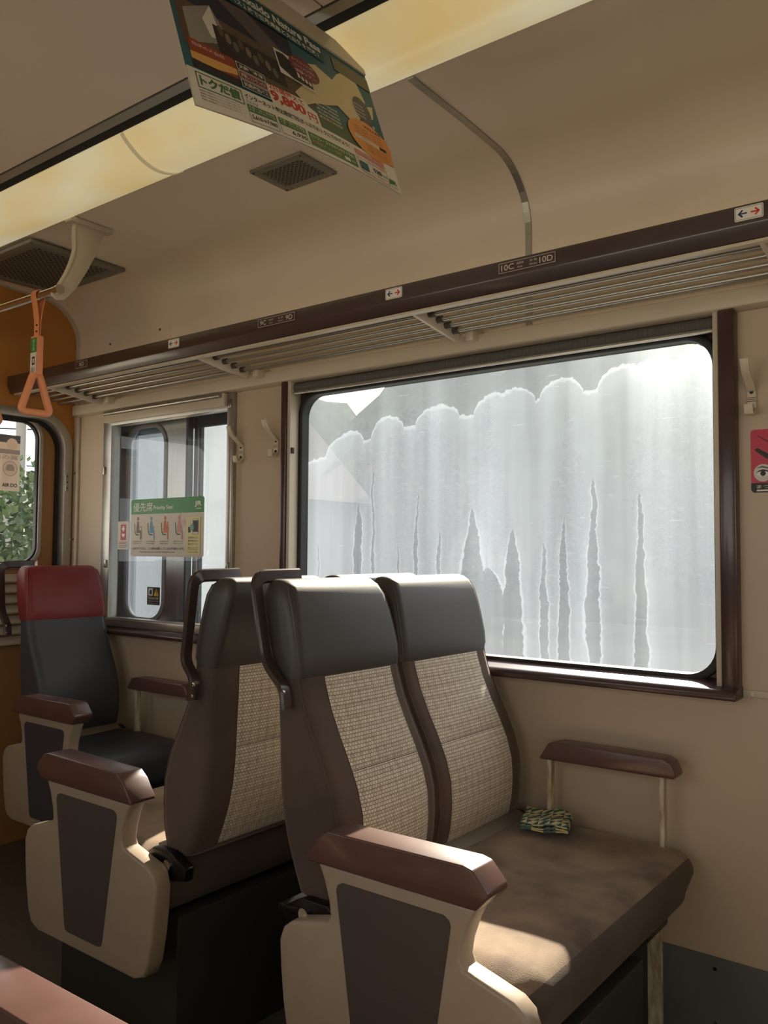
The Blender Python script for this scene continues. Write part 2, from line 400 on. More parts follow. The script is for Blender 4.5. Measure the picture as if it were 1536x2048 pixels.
# cove: upper wall curving into the flat side ceiling
def cove(yw, sgn, yin, flat=2.232):
    yw -= sgn * .003; pts = [(yw, 1.788), (yw, 2.055)]
    for k in range(11):
        t = k / 10 * PI / 2
        pts.append((yw - sgn * (.19 * (1 - math.cos(t))), 2.055 + (flat - .008 - 2.055) * math.sin(t)))
    pts += [(yw - sgn * .34, flat - .002), (yin, flat)]
    return pts
prof = cove(W, 1, 1.484)
def thick(pts, d=.02): return pts + [(y, z + d) for y, z in reversed(pts)]
def thick_cove(pts, sgn, d=.015):
    o = [(p[0] + sgn * d, p[1] + d) for p in pts]; return pts + o[::-1]
ceiling = sempty('ceiling', (0, 0, 2.232), 'beige laminate ceiling with curved coves')
XS = -1.075     # seam of the cove panels
xseams = [BX, XS, 1.1, XB]
for a, b in zip(xseams, xseams[1:]):
    mk('cove_panel', *prism(thick_cove(prof, 1), 0, a + .0015, b - .0015), ceil_m, ceiling, smooth=True)
    mk('cove_panel', *prism(thick_cove(cove(W0, -1, .246), -1), 0, a + .0015, b - .0015), ceil_m, ceiling, smooth=True)
seams = [BX, -1.10, 1.0, XB]
for a, b in zip(seams, seams[1:]):
    mk('centre_panel', *box(a + .002, b - .002, .51, 1.220, 2.26, 2.275), ceil_m, ceiling, bevel=.0015, seg=1)
for y in (1.222, .48): mk('edge_strip', *box(BX, XB, y, y + .028, 2.257, 2.27), alu_m, ceiling)
for a, b in ((1.2505, 1.288), (.442, .4795)): mk('dark_slot', *box(BX, XB, a, b, 2.264, 2.275), gap_m, ceiling)
# metal strip that covers the cove seam
struct(mk('trim_2', *sweep([(XS, y - .001, z - .001) for i, (y, z) in enumerate(prof[:-1] + [(1.487, 2.231)])], [(-.009, -.001), (.009, -.001), (.009, .0025), (-.009, .0025)], up=(0, -1, -.6)), alu_m), 'thin metal strip over the ceiling panel seam')

# bulkhead with the end door
OUT = rr(1.18, 2.028, -.3, 1.748, .15, 8); INN = rr(1.215, 1.993, -.3, 1.716, .12, 8)
BULK = [(1.1 if i in range(9, 27) else 2.06, 0) for i in range(36)]
outer_rect = rr(1.05, 2.06, -.3, 2.45, .0005, 8)
wf = sempty('wall_front', (BX, .865, 0), 'orange-brown bulkhead at the end of the saloon')
mk('bulkhead_board', *ring(outer_rect, OUT, 0, BX - .04, BX), orange_m, wf)
mk('bulkhead_board', *box(BX - .04, BX, W0 - .05, 1.05, 0, 2.45), orange_m, wf)
# beige arch trim following the cove on the bulkhead
arch = [(W - .005, 1.75)] + [(y - .002, z - .003) for y, z in prof] + [(1.30, 2.232)]
struct(mk('trim_3', *sweep([(BX + .012, y, z) for y, z in arch], [(-.012, -.010), (.012, -.010), (.012, .004), (-.012, .004)], up=(0, -1, -.5)), cream_m), 'beige arched trim where bulkhead meets cove')
tr4 = struct(mk('trim_4', *box(BX, BX + .035, W - .012, W, .05, 1.745), cream_m, bevel=.003), 'cream corner strip between bulkhead and side wall')
for z in (1.50, 1.22, .95): mk('screw', *disc((BX + .018, W - .012, z), 1, .004, -.002), chrome_m, tr4)

door = sempty('door_1', (BX - .02, 1.6, 0), 'end door with a large round-cornered window')
mk('door_frame', *ring(OUT, INN, 0, BX - .05, BX + .012), alu_m, door, bevel=.003)
mk('door_seal', *ring(INN, rr(1.23, 1.98, -.3, 1.703, .11, 8), 0, BX - .07, BX - .03), black_m, door)
GW = rr(1.30, 1.905, 1.118, 1.705, .07, 8)
leaf = mk('door_leaf', *ring(rr(1.23, 1.98, -.02, 1.706, .002, 8), rr(1.29, 1.915, 1.10, 1.7055, .001, 8), 0, BX - .065, BX - .045), M('door_brown_laminate', (168, 122, 74), .45, noise=(4, .12), stretch=(1, 1, .3)), door)
mk('window_trim', *ring(rr(1.285, 1.922, 1.095, 1.725, .085, 8), GW, 0, BX - .07, BX - .034), alu_m, door, bevel=.002)
mk('window_seal', *ring(GW, rr(1.307, 1.898, 1.125, 1.698, .065, 8), 0, BX - .06, BX - .04), black_m, door)
mk('pane', [(BX - .05, y, z) for y, z in GW], [tuple(range(len(GW)))], clear_m, door)
for k in range(7):
    z = 1.075 - k * .042
    mk('louvre_slat', *prism([(BX - .045, z), (BX - .02, z - .026), (BX - .022, z - .032), (BX - .047, z - .006)], 1, 1.32, 1.85), cream_m, door)
mk('hinge', *box(BX + .004, BX + .016, 1.996, 2.012, 1.42, 1.50), steel_m, door, bevel=.002)
for z in (1.435, 1.46, 1.485): mk('hinge_screw', *disc((BX + .016, 2.004, z), 0, .003, .0015), black_m, door)

# kick plate, wall trims
bb = struct(mk('baseboard_right', *box(BX, XB, W - .008, W, .03, .247), kick_m, bevel=.002), 'dark glossy kick plate along the wall foot')
for x in (-.60, -.95, -1.5): 
    for z in (.222, .10): mk('screw', *disc((x, W - .008, z), 1, .004, -.002), chrome_m, bb)
t5 = struct(mk('trim_5', *prism([(W, 1.738), (W - .035, 1.744), (W - .035, 1.785), (W, 1.79)], 0, BX + .02, XB), cream_m, bevel=.003), 'cream channel above the windows')
t6 = struct(mk('trim_6', *box(-.532, .04, W - .006, W, .848, .864), cream_m, bevel=.002), 'pale joint strip beside the big window sill')
mk('screw', *disc((-.51, W - .006, .856), 1, .0045, -.002), alu_m, t6)
ap = mk('access_panel', *box(-3.07, -2.61, W - .0052, W - .002, 1.90, 2.047), ceil_m, wall_right, bevel=.001, seg=1)
for x, z in ((-2.675, 2.035), (-3.0, 2.025)): mk('screw', *disc((x, W - .0052, z), 1, .005, -.002), arm_m, ap)

# ------------------------------------------------------------------ window_1 : the big stained window
def big_window(name, X0, X1, film, label):
    w = sempty(name, ((X0 + X1) / 2, W, .844), label); s = X0 + 1.99
    gx0, gx1, gz0, gz1 = -1.937 + s, -.597 + s, .884, 1.696
    G = rr(gx0, gx1, gz0, gz1, .07, 8)
    mk('surround_plate', *ring(rr(X0, X1, .844, 1.746, .0005, 8), rr(gx0 - .016, gx1 + .016, gz0 - .016, gz1 + .016, .08, 8), 1, W + .03, W + .055), brown_m, w)
    mk('gasket', *ring(rr(gx0 - .018, gx1 + .018, gz0 - .018, gz1 + .018, .085, 8), rr(gx0 + .001, gx1 - .001, gz0 + .001, gz1 - .001, .069, 8), 1, W + .018, W + .056), black_m, w, bevel=.003)
    mk('pane', [(x, W + .05, z) for x, z in G], [tuple(range(len(G)))], film, w)
    for a, b in ((X0, X0 + .022), (X1 - .037, X1)): mk('jamb', *box(a, b, W - .03, W + .03, .86, 1.744), brown_m, w, bevel=.004)
    for a, b in ((X0 + .023, X0 + .037), (X1 - .051, X1 - .0385)): mk('blind_guide_rail', *box(a, b, W - .022, W + .03, .866, 1.744), cream_m, w, bevel=.002)
    mk('latch_stud', *box(X0 + .037, X0 + .043, W - .018, W - .006, 1.50, 1.52), black_m, w, bevel=.002)
    sill = mk('sill', *prism([(W - .06, .842), (W - .06, .858), (W - .05, .866), (W + .005, .872), (W + .028, .880), (W + .05, .880), (W + .05, .842)], 0, X0 - .004, X1 + .002), brown_m, w, bevel=.004)
    mk('sill_edge_strip', *box(X0 + .02, X1 - .018, W - .02, W - .002, .835, .841), cream_m, sill)
    bl = mk('roller_blind', *tube([(X0 + .04, W + .006, 1.722), (X1 - .052, W + .006, 1.722)], .0175, 16), M('grey_ribbed_blind_cloth', (96, 94, 90), .8, noise=(300, .5), stretch=(1, 0, 0)), w, smooth=True)
    mk('hem_bar', *box(X0 + .04, X1 - .052, W - .016, W - .006, 1.697, 1.7075), alu_m, bl, bevel=.003)
    return w
big_window('window_1', BIG[0], BIG[1], film_m, 'big sunlit window coated with white water stains')
for nm, b in (('window_3', BIG2), ('window_4', BIG3)): big_window(nm, b[0], b[1], plain_m, 'large side window further along the carriage')
for i, b in enumerate(OPP):
    w = sempty('window_%d' % (5 + i), ((b[0] + b[1]) / 2, W0, b[2]), 'side window across the aisle')
    mk('window_frame', *ring(rr(b[0], b[1], b[2], b[3], .001, 4), rr(b[0] + .03, b[1] - .03, b[2] + .03, b[3] - .03, .05, 4), 1, W0 - .05, W0 + .02), brown_m, w)
    mk('pane', [(b[0], W0 - .03, b[2]), (b[1], W0 - .03, b[2]), (b[1], W0 - .03, b[3]), (b[0], W0 - .03, b[3])], [(0, 1, 2, 3)], clear_m, w)

# ------------------------------------------------------------------ window_2 : door-pocket window, sliding door parked behind it
w2 = sempty('window_2', (-2.63, W, .885), 'aluminium-framed pocket window above the priority seat')
x0, x1, z0, z1 = POCKET
gx0, gx1, gz0, gz1 = -2.968, -2.275, .905, 1.682
mk('window_frame', *ring(rr(x0 - .022, x1 + .012, z0 - .005, z1 + .004, .002, 2), rr(gx0, gx1, gz0, gz1, .002, 2), 1, W - .012, W + .03), alu_m, w2, bevel=.003)
mk('frame_edge', *box(x1 + .012, x1 + .026, W - .016, W, z0, z1 + .004), alu_m, w2, bevel=.002)
mk('pane', [(gx0, W + .012, gz0), (gx1, W + .012, gz0), (gx1, W + .012, gz1), (gx0, W + .012, gz1)], [(0, 1, 2, 3)], clear_m, w2)
mk('sill', *prism([(W - .05, .842), (W - .05, .856), (W - .02, .870), (W - .014, .885), (W, .885), (W, .842)], 0, -3.02, -2.24), brown_m, w2, bevel=.003)
mk('sill_ledge', *prism([(W - .022, .872), (W - .018, .90), (W, .904), (W, .872)], 0, -3.0, -2.25), alu_m, w2, bevel=.002)
bl2 = mk('roller_blind_box', *box(-3.0, -2.272, W - .03, W - .012, 1.692, 1.738), cream_m, w2, bevel=.003)
mk('roller_tube', *tube([(-2.985, W - .036, 1.728), (-2.285, W - .036, 1.728)], .008, 10), alu_m, bl2, smooth=True)
for x, z in ((-2.258, 1.118), (-2.985, 1.12), (-3.01, 1.50), (-2.256, 1.70)): mk('latch', *box(x - .007, x + .007, W - .02, W - .01, z - .016, z + .016), steel_m, w2, bevel=.003)
DY = W + .075
d2 = sempty('door_2', (-2.78, DY, 0), 'stainless sliding door parked inside its wall pocket')
DW = rr(-2.965, -2.735, .905, 1.672, .075, 8)
mk('door_leaf', *ring(rr(-3.15, -2.603, .70, 1.90, .001, 8), rr(-2.972, -2.728, .898, 1.679, .08, 8), 1, DY, DY + .022), steel_m, d2)
mk('window_seal', *ring(rr(-2.982, -2.718, .888, 1.689, .088, 8), DW, 1, DY - .005, DY + .01), M('grey_rubber_seal', (120, 118, 114), .5), d2, bevel=.002)
mk('pane', [(x, DY + .004, z) for x, z in DW], [tuple(range(len(DW)))], frost_m, d2)
mk('edge_rubber', *box(-2.603, -2.590, DY - .002, DY + .024, .70, 1.90), black_m, d2)
pw = sempty('window_9', (-2.55, W + .125, .9), 'pale frosted outer pocket glass with screwed steel edge')
mk('pane', [(-2.98, W + .128, .87), (-2.2, W + .128, .87), (-2.2, W + .128, 1.735), (-2.98, W + .128, 1.735)], [(0, 1, 2, 3)], frost_m, pw)
st = mk('edge_post', *box(-2.588, -2.562, W + .10, W + .118, .87, 1.735), steel_m, pw, bevel=.002)
mk('edge_seal', *box(-2.562, -2.552, W + .105, W + .12, .87, 1.735), black_m, pw)
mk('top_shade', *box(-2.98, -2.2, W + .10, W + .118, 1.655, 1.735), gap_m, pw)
for z in (1.52, 1.37, 1.10, .97): mk('screw', *disc((-2.575, W + .10, z), 1, .004, -.002), chrome_m, st)

# ------------------------------------------------------------------ seats
ZS = [.485, .50, .53, .565, .60, .65, .70, .75, .80, .85, .90, .915]
FU = [-.212, -.198, -.188, -.183, -.181, -.184, -.198, -.221, -.247, -.270, -.286, -.289]
RU = [-.282, -.290, -.303, -.317, -.329, -.341, -.347, -.350, -.352, -.355, -.356, -.358]
HZ = [.915, .93, .96, 1.0, 1.04, 1.075, 1.098, 1.110, 1.114]
HF = [-.289, -.287, -.289, -.297, -.306, -.316, -.328, -.345, -.362]
HR = [-.358, -.364, -.374, -.386, -.395, -.402, -.400, -.392, -.380]
def interp(z, zs, vs):
    if z <= zs[0]: return vs[0]
    for a, b, c, d in zip(zs, zs[1:], vs, vs[1:]):
        if z <= b: return c + (d - c) * (z - a) / (b - a)
    return vs[-1]
def section(T, u0, u1, v0, v1, z, rf, rb, n=5):
    out = []
    for cu, cv, s, r in ((u1 - rf, v1 - rf, 0, rf), (u0 + rb, v1 - rb, 1, rb), (u0 + rb, v0 + rb, 2, rb), (u1 - rf, v0 + rf, 3, rf)):
        for k in range(n + 1):
            t = (s + k / n) * PI / 2; out.append(T(cu + r * math.cos(t), cv + r * math.sin(t), z))
    return out
def backrest(seat, T, v0, v1, side_m, head_m, insert, slant0, slant1, i0=.055, i1=.055):
    b = empty('backrest', (0, 0, 0)); b.parent = seat
    # lower cushion
    rings = []
    for i, z in enumerate(ZS):
        sh = .012 if i == 0 else 0.
        rings.append(section(T, RU[i] + sh, FU[i] - sh, v0 + sh, v1 - sh, z, .028, .024))
    mk('back_cushion', *loft(rings), side_m, b, smooth=True)
    # headrest in leatherette
    rings = []
    for i, z in enumerate(HZ):
        k = (z - .915) / .2
        sh = (0, .0, 0, 0, 0, .0, .004, .010, .02)[i]
        r = min(.026, (HF[i] - HR[i]) * .46)
        rings.append(section(T, HR[i], HF[i], v0 + slant0 * k * k + sh - .002, v1 - slant1 * k * k - sh + .002, z, r, r * .8))
    mk('headrest_cover', *loft(rings), head_m, b, smooth=True)
    # piping along the side seams
    for va, sg in ((v0, 1), (v1, -1)):
        for zs, us, m_, so in ((ZS, FU, side_m, 0.), (HZ[:7], HF[:7], head_m, 1.)):
            sl_ = slant0 if sg > 0 else slant1
            mk('piping', *tube([T(u - .0078, va + sg * (.0078 + (sl_ * ((z - .915) / .2) ** 2 - .002) * so + (.004 if z > 1.09 else 0)), z) for z, u in zip(zs, us)][1:], .0022, 6), m_, b, smooth=True)
    if insert:
        for side in (1, -1):
            for za, zb in ((.505, .7293), (.7307, .913)):
                nz, nv = 14, 10; V, F, UV = [], [], []
                for i in range(nz + 1):
                    z = za + (zb - za) * i / nz
                    e = min(1, min(i, nz - i) / 1.0 * .6 + .0)
                    for j in range(nv + 1):
                        a = v0 + i0 + (v1 - v0 - i0 - i1) * j / nv
                        ed = min(1, min(j, nv - j) * .8)
                        puff = .0035 * min(e, 1) * min(ed, 1) + .001 + .004 * math.sin(PI * j / nv) * math.sin(PI * i / nz)
                        u = interp(z, ZS, FU) + puff if side > 0 else interp(z, ZS, RU) - puff
                        V.append(T(u, a, z)); UV.append((a, z * 1.05))
                for i in range(nz):
                    for j in range(nv): q = i * (nv + 1) + j; F.append((q, q + 1, q + nv + 2, q + nv + 1))
                mk('woven_insert', V, F, weave_m, b, smooth=True, uv=UV)
    return b
def end_panel(seat, T, half, inset):
    o = [(.170, .604), (.155, .575), (.143, .54), (.139, .515), (.146, .502), (.165, .497), (.235, .479), (.255, .464), (.265, .438), (.262, .39), (.255, .33), (.243, .27), (.228, .241), (.195, .228)]
    poly = o + [(-u, z) for u, z in reversed(o)]
    V, F = prism(poly, 1, 0., .045); V = [T(u, v, z) for u, v, z in V]
    p = mk('end_panel', V, F, panel_m, seat, bevel=.007, seg=3, ang=50)
    q = [(.122, .564), (.119, .574), (.108, .58), (-.108, .58), (-.119, .574), (-.122, .564), (-.076, .276), (-.072, .266), (-.062, .262), (.062, .262), (.072, .266), (.076, .276)]
    V, F = prism(q, 1, -.0015, .003); mk('inset_panel', [T(u, v, z) for u, v, z in V], F, inset, p)
    a = [(-.186, .606), (-.188, .612), (-.158, .652), (-.135, .668), (.150, .672), (.168, .668), (.196, .638), (.197, .630), (.176, .606)]
    V, F = prism(a, 1, -.012, .056); mk('armrest', [T(u, v, z) for u, v, z in V], F, arm_m, seat, bevel=.006, seg=3, ang=20)
def cushion(seat, T, v0, v1, mat, side, seam=None, dents=()):
    rings = []; n = 30
    for i in range(n + 1):
        k = i / n; v = v0 + (v1 - v0) * k; e = min(k, 1 - k) * (v1 - v0); sh = max(0, .03 - e) ** 2 * 14
        ringp = []
        z1 = .492 - sh; z0 = .355 + sh; u1 = .258 - sh; r = .042
        for cu, cz, s in ((u1 - r, z1 - r, 0), (-u1 + r, z1 - r, 1), (-u1 + r + .02, z0 + r, 2), (u1 - r - .02, z0 + r, 3)):
            pts = []
            for q in range(7):
                t = (s + q / 6) * PI / 2; pts.append((cu + r * math.cos(t), cz + r * math.sin(t)))
            ringp += pts
            if s == 0: ringp += [(u1 - r - (2 * u1 - 2 * r) * q / 12, z1) for q in range(1, 12)]
        out = []
        for u, z in ringp:
            if z > .45:
                for du, dv, ru, rv, am in dents: z -= am * math.exp(-((u - du) / ru) ** 2 - ((v - dv) / rv) ** 2)
                z += .006 * math.cos(u / .258 * PI / 2) 
                if seam is not None: z -= .007 * math.exp(-((v - seam) / .006) ** 2)
            out.append(T(u, v, z))
        rings.append(out)
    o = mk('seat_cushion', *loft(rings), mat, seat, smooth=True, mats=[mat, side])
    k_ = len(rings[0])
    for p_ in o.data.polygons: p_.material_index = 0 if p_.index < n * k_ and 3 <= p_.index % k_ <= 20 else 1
def grab_handle(seat, pts, top_dir, y, bolts):
    path = [(x, y, z) for x, z in pts] + [(pts[-1][0] + .004, y + top_dir * .13, pts[-1][1] + .002)]
    # flat bar: bent strap, wide face outward
    P = smooth_path(path, .03, 5)
    h = mk('grab_handle', *sweep(P, rect(.029, .012, .3), up=(1, 0, .25)), M('dark_brown_handle', (58, 46, 43), .26, coat=.3), seat, smooth=True)
    for x, z in bolts: mk('bolt', *disc((x, y - top_dir * .006, z), 1, .006, -.004 * top_dir, 10), chrome_m, h, bevel=.001)
def seat_unit(name, xc, f, ya, sv, length, label, cat, group, single=False, handle=None, hand_bolts=(), back_shift=0.):
    seat = thing(name, (xc, ya + sv * length / 2, 0), label, cat, group)
    T = lambda u, v, z: (xc + f * u, ya + sv * v, z)
    TB = lambda u, v, z: (xc + f * (u + back_shift), ya + sv * v, z)
    vb0, vb1 = .072, length - .045
    if single: backrest(seat, TB, vb0, vb1, grey_m, red_m, False, .012, .012)
    else:
        mid = (vb0 + vb1) / 2 - .02
        backrest(seat, TB, vb0, mid - .002, plush_m, vinyl_m, True, .006, .03, .078, .046)
        backrest(seat, TB, mid + .002, vb1, plush_m, vinyl_m, True, .012, .012, .046, .060)
    dents = [(.02, .30 * length, .12, .10, .010), (.06, .74 * length, .13, .12, .013)] if not single else [(.03, .5 * length, .13, .12, .012)]
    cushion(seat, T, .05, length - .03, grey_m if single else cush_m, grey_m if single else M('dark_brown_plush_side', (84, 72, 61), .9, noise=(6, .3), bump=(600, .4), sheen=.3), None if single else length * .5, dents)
    end_panel(seat, T, .265, inset_blue_m if single else inset_m)
    # pivot: arm from the base to the foot of the backrest
    for v in ((.05, .075), (length - .05, length - .028)):
        V, F = prism([(-.300, .447), (-.305, .476), (-.25, .502), (-.19, .502), (-.148, .475), (-.146, .445), (-.2, .43)], 1, v[0], v[1])
        pa = mk('pivot_arm', [TB(*q) for q in V], F, hinge_m, seat, bevel=.004)
        V, F = prism([(-.245 + a, .474 + b) for a, b in circ(.012, 12)], 1, v[0] - .006, v[1] + .004)
        mk('pivot_bolt', [TB(*q) for q in V], F, chrome_m if single or True else hinge_m, pa)
    V, F = prism([(-.215, .488), (-.20, .512), (-.165, .497), (-.150, .488), (-.19, .480)], 1, .085, length - .055)
    mk('skid_strip', [TB(*q) for q in V], F, M('taupe_plastic', (124, 114, 104), .5), seat, bevel=.003)
    V, F = prism([(-.318, .462), (-.318, .476), (-.225, .488), (-.225, .470)], 1, .048, .12)
    if f > 0 and not single: mk('pivot_shelf', [TB(*q) for q in V], F, hinge_m, seat, bevel=.003)
    # pedestal and wall-side leg
    V, F = box(-.232, .232, .09, length - .30, 0, .342); mk('pedestal', [T(*q) for q in V], F, pedestal_m, seat, bevel=.006)
    V, F = box(-.20, .20, .08, length - .06, .32, .362); mk('base_frame', [T(*q) for q in V], F, hinge_m, seat, bevel=.006)
    for u in (-.175, .165):
        V, F = box(u, u + .03, length - .10, length - .085, 0, .345); mk('leg', [T(*q) for q in V], F, post_m, seat)
    if handle:
        grab_handle(seat, handle, sv, ya + sv * .052, hand_bolts)
    return seat
YA = 1.18; LEN = W - YA - .01
seat_unit('double_seat', -.885, 1, YA, 1, LEN, 'nearest brown double seat with checked inserts, back towards the left, folded cloth on it', 'seat', 'brown double seats',
          handle=[(-1.188, .858), (-1.193, .898), (-1.245, .944), (-1.282, 1.119)], hand_bolts=((-1.19, .868), (-1.19, .892)))
seat_unit('double_seat', -1.787, -1, YA, 1, LEN, 'brown double seat facing away, back to back with the nearest double seat', 'seat', 'brown double seats',
          handle=[(-1.474, .845), (-1.464, .892), (-1.499, .925), (-1.474, 1.117)], hand_bolts=((-1.468, .855), (-1.463, .880)))
seat_unit('single_seat', -2.665, 1, 1.592, 1, W - 1.592 - .01, 'single slate grey priority seat with dark red headrest by the pocket window', 'seat', None, single=True,
          handle=[(-3.01, .858), (-3.015, .898), (-3.06, .944), (-3.075, 1.117)], hand_bolts=((-3.01, .868), (-3.01, .892)), back_shift=.045)
seat_unit('double_seat', -.895, 1, .555, -1, .555 - W0 - .01, 'double seat across the aisle, only its brown armrest showing at the lower left corner', 'seat', 'brown double seats')

def wall_armrest(xa, xb, label, postx):
    t = thing('wall_armrest', ((xa + xb) / 2, W - .04, .5), label, 'armrest', 'armrests fixed to the side wall')
    poly = [(xa, .655), (xa + .004, .662), (xa + .026, .697), (xa + .05, .702), (xb - .03, .702), (xb - .012, .694), (xb, .668), (xb - .004, .658)]
    mk('arm_pad', *prism(poly, 1, W - .10, W - .045), arm_m, t, bevel=.005, seg=3, ang=20)
    for x in postx: mk('support_post', *box(x - .0055, x + .0055, W - .075, W - .052, .40, .658), post_m, t, bevel=.002)
    mk('wall_bracket', *box(xa + .05, xb - .05, W - .05, W, .665, .690), arm_m, t)
wall_armrest(-1.0, -.655, 'brown wall armrest with chipped pale posts beside the nearest double seat', (-.984, -.697))
wall_armrest(-2.71, -2.362, 'brown wall armrest beside the single priority seat', (-2.688, -2.38))

# ------------------------------------------------------------------ folded cloth
def cloth():
    t = thing('folded_cloth', (-.965, 1.925, .50), 'small folded cloth with teal and yellow triangles on the nearest seat', 'cloth')
    teal = M('teal_cloth_print', (58, 96, 104), .9); yel = M('pale_yellow_cloth_print', (206, 194, 140), .9); dk = M('cloth_shade_print', (70, 84, 80), .9)
    c, s = math.cos(.35), math.sin(.35)
    for lay, (z, k) in enumerate(((.5035, 1.0), (.5115, .985), (.5195, .95))):
        nx, ny = 8, 8; V, F, FM = [], [], []; hw, hd = .058 * k, .068 * k
        for sgn in (0, 1):
            for i in range(nx + 1):
                for j in range(ny + 1):
                    a = -hw + 2 * hw * i / nx; b = -hd + 2 * hd * j / ny
                    wv = .0022 * math.sin(i * 1.1 + lay) + .002 * math.cos(j * 1.3 + lay * 2)
                    edge = 0 if 0 < i < nx and 0 < j < ny else .002
                    V.append((-.965 + a * c - b * s, 1.925 + a * s + b * c, z + (.0075 - edge if sgn else edge) + wv))
        n = (nx + 1) * (ny + 1)
        for i in range(nx):
            for j in range(ny):
                q = i * (ny + 1) + j; a, b, c2, d = q, q + ny + 1, q + ny + 2, q + 1
                F += [(n + a, n + b, n + c2), (n + a, n + c2, n + d)]; FM += [(i // 2 + j // 2) % 2 * 0, 1] if (i // 2 + j // 2) % 2 else [1, 0]
                F.append((d, c2, b, a)); FM.append(2)
        for i in range(nx):
            for j in (0, ny):
                a, b = i * (ny + 1) + j, (i + 1) * (ny + 1) + j; F.append((a, b, n + b, n + a)); FM.append((i // 2) % 2)
        for j in range(ny):
            for i in (0, nx):
                a, b = i * (ny + 1) + j, i * (ny + 1) + j + 1; F.append((a, b, n + b, n + a)); FM.append((j // 2) % 2)
        mk('cloth_fold', V, F, teal, t, mats=[teal, yel, dk], fm=FM)
cloth()

# ------------------------------------------------------------------ luggage rack
YF = 1.735
rack = thing('luggage_rack', (-1.4, YF, 1.79), 'long luggage rack with dark brown fascia and metal bars above the windows', 'luggage rack')
fas = mk('fascia', *prism([(YF, 1.866), (YF, 1.826), (YF + .014, 1.797), (YF + .04, 1.797), (YF + .04, 1.866)], 0, BX + .005, 2.6), fascia_m, rack, bevel=.0025)
mk('underside_rail', *box(BX + .03, 2.6, YF + .014, YF + .036, 1.7895, 1.7968), cream_m, rack, bevel=.002)
brk = [-2.965, -2.113, -1.262, -.411, .44]
for x in brk:
    mk('bracket', *prism([(YF + .02, 1.790), (1.965, 1.760), (1.985, 1.764), (1.992, 1.778), (1.992, 1.81), (YF + .02, 1.815)], 0, x - .005, x + .005), cream_m, rack, bevel=.002)
    mk('wall_mount', *box(x + .02, x + .045, 1.985, W, 1.765, 1.80), cream_m, rack, bevel=.003)
ends = [BX + .02] + brk
for a, b in zip(ends, ends[1:]):
    for k in range(5):
        y = 1.792 + k * .039; z = 1.813 - k * .0068
        br_ = mk('rack_bar', *tube([(a + .006, y, z), (b - .006, y, z)], .0062, 10), alu_m, rack, smooth=True)
        if b - a > .5: mk('bar_collar', *tube([(a + .005, y, z), (a + .022, y, z)], .0095, 10), M('dark_collar', (70, 64, 56), .5), br_, smooth=True)
mk('rear_rail', *box(BX + .02, 2.6, 1.985, 1.998, 1.79, 1.80), alu_m, rack)
pale_m = M('pale_print', (196, 188, 180), .4); navy_m = M('navy_print', (34, 44, 92), .4); redp_m = M('red_print', (196, 44, 40), .4)
def number_plate(xa, w, parts):
    pl = mk('seat_number_plate', *box(xa, xa + w, YF - .0012, YF + .0005, 1.834, 1.860), fascia_m, rack)
    sh = wall_sheet(xa, 1.834, YF - .0012, pl)
    sh.outline('plate_border', .0015, w - .0015, .001, .025, .0011, pale_m)
    for body, a, b, ww, hh in parts: sh.text(body, a, b, ww, hh, pale_m, bold=.012 if hh > .008 else 0)
number_plate(-.992, .150, [('10C', .008, .006, .034, .014), ('通路側', .049, .0145, .018, .0055), ('Aisle', .051, .006, .014, .005), ('窓 側', .083, .0145, .019, .0055), ('Window', .082, .006, .021, .005), ('10D', .108, .006, .034, .014)])
number_plate(-1.808, .153, [('9C', .010, .006, .026, .014), ('通路側', .045, .0145, .020, .0055), ('Aisle', .048, .006, .014, .005), ('窓 側', .085, .0145, .019, .0055), ('Window', .083, .006, .022, .005), ('9D', .115, .006, .027, .014)])
number_plate(-2.755, .076, [('8D', .024, .007, .030, .013)])
for xc in (-.427, -1.303, -2.197):
    pl = mk('arrow_sticker', *prism(rr(xc - .027, xc + .027, 1.833, 1.861, .003, 3), 1, YF - .0015, YF + .0005), white_m, rack)
    sh = wall_sheet(xc - .027, 1.833, YF - .0015, pl)
    sh.outline('sticker_border', .002, .052, .002, .026, .0007, ink_m)
    for m_, s0, dr in ((navy_m, .006, 1), (redp_m, .048, -1)):
        d = sh.lay()
        tip = s0; pts = [(tip, .014), (tip + dr * .008, .022), (tip + dr * .0105, .020), (tip + dr * .0062, .0155), (tip + dr * .0175, .0155), (tip + dr * .0175, .0125), (tip + dr * .0062, .0125), (tip + dr * .0105, .008), (tip + dr * .008, .006)]
        sh.poly('arrow', pts, m_, d=d)

# ------------------------------------------------------------------ ceiling lamps
def lamp_material():
    m = bpy.data.materials.new('yellowed_lamp_cover'); m.use_nodes = True; nt = m.node_tree; N = nt.nodes; L = nt.links; b = N['Principled BSDF']
    tc = N.new('ShaderNodeTexCoord'); mp = N.new('ShaderNodeMapping'); mp.inputs['Scale'].default_value = (1, 2.5, 1); L.new(tc.outputs['Object'], mp.inputs[0])
    n = N.new('ShaderNodeTexNoise'); n.inputs['Scale'].default_value = 1.7; n.inputs['Detail'].default_value = 2; L.new(mp.outputs[0], n.inputs[0])
    r = N.new('ShaderNodeValToRGB'); r.color_ramp.elements[0].position = .36; r.color_ramp.elements[1].position = .64
    r.color_ramp.elements[0].color = (*lin((240, 212, 144)), 1); r.color_ramp.elements[1].color = (*lin((246, 240, 204)), 1)
    L.new(n.outputs['Fac'], r.inputs[0]); L.new(r.outputs[0], b.inputs['Base Color']); L.new(r.outputs[0], b.inputs['Emission Color'])
    b.inputs['Emission Strength'].default_value = LAMP; b.inputs['Roughness'].default_value = .22
    return m
LAMP = .37
lamp_m = lamp_material()
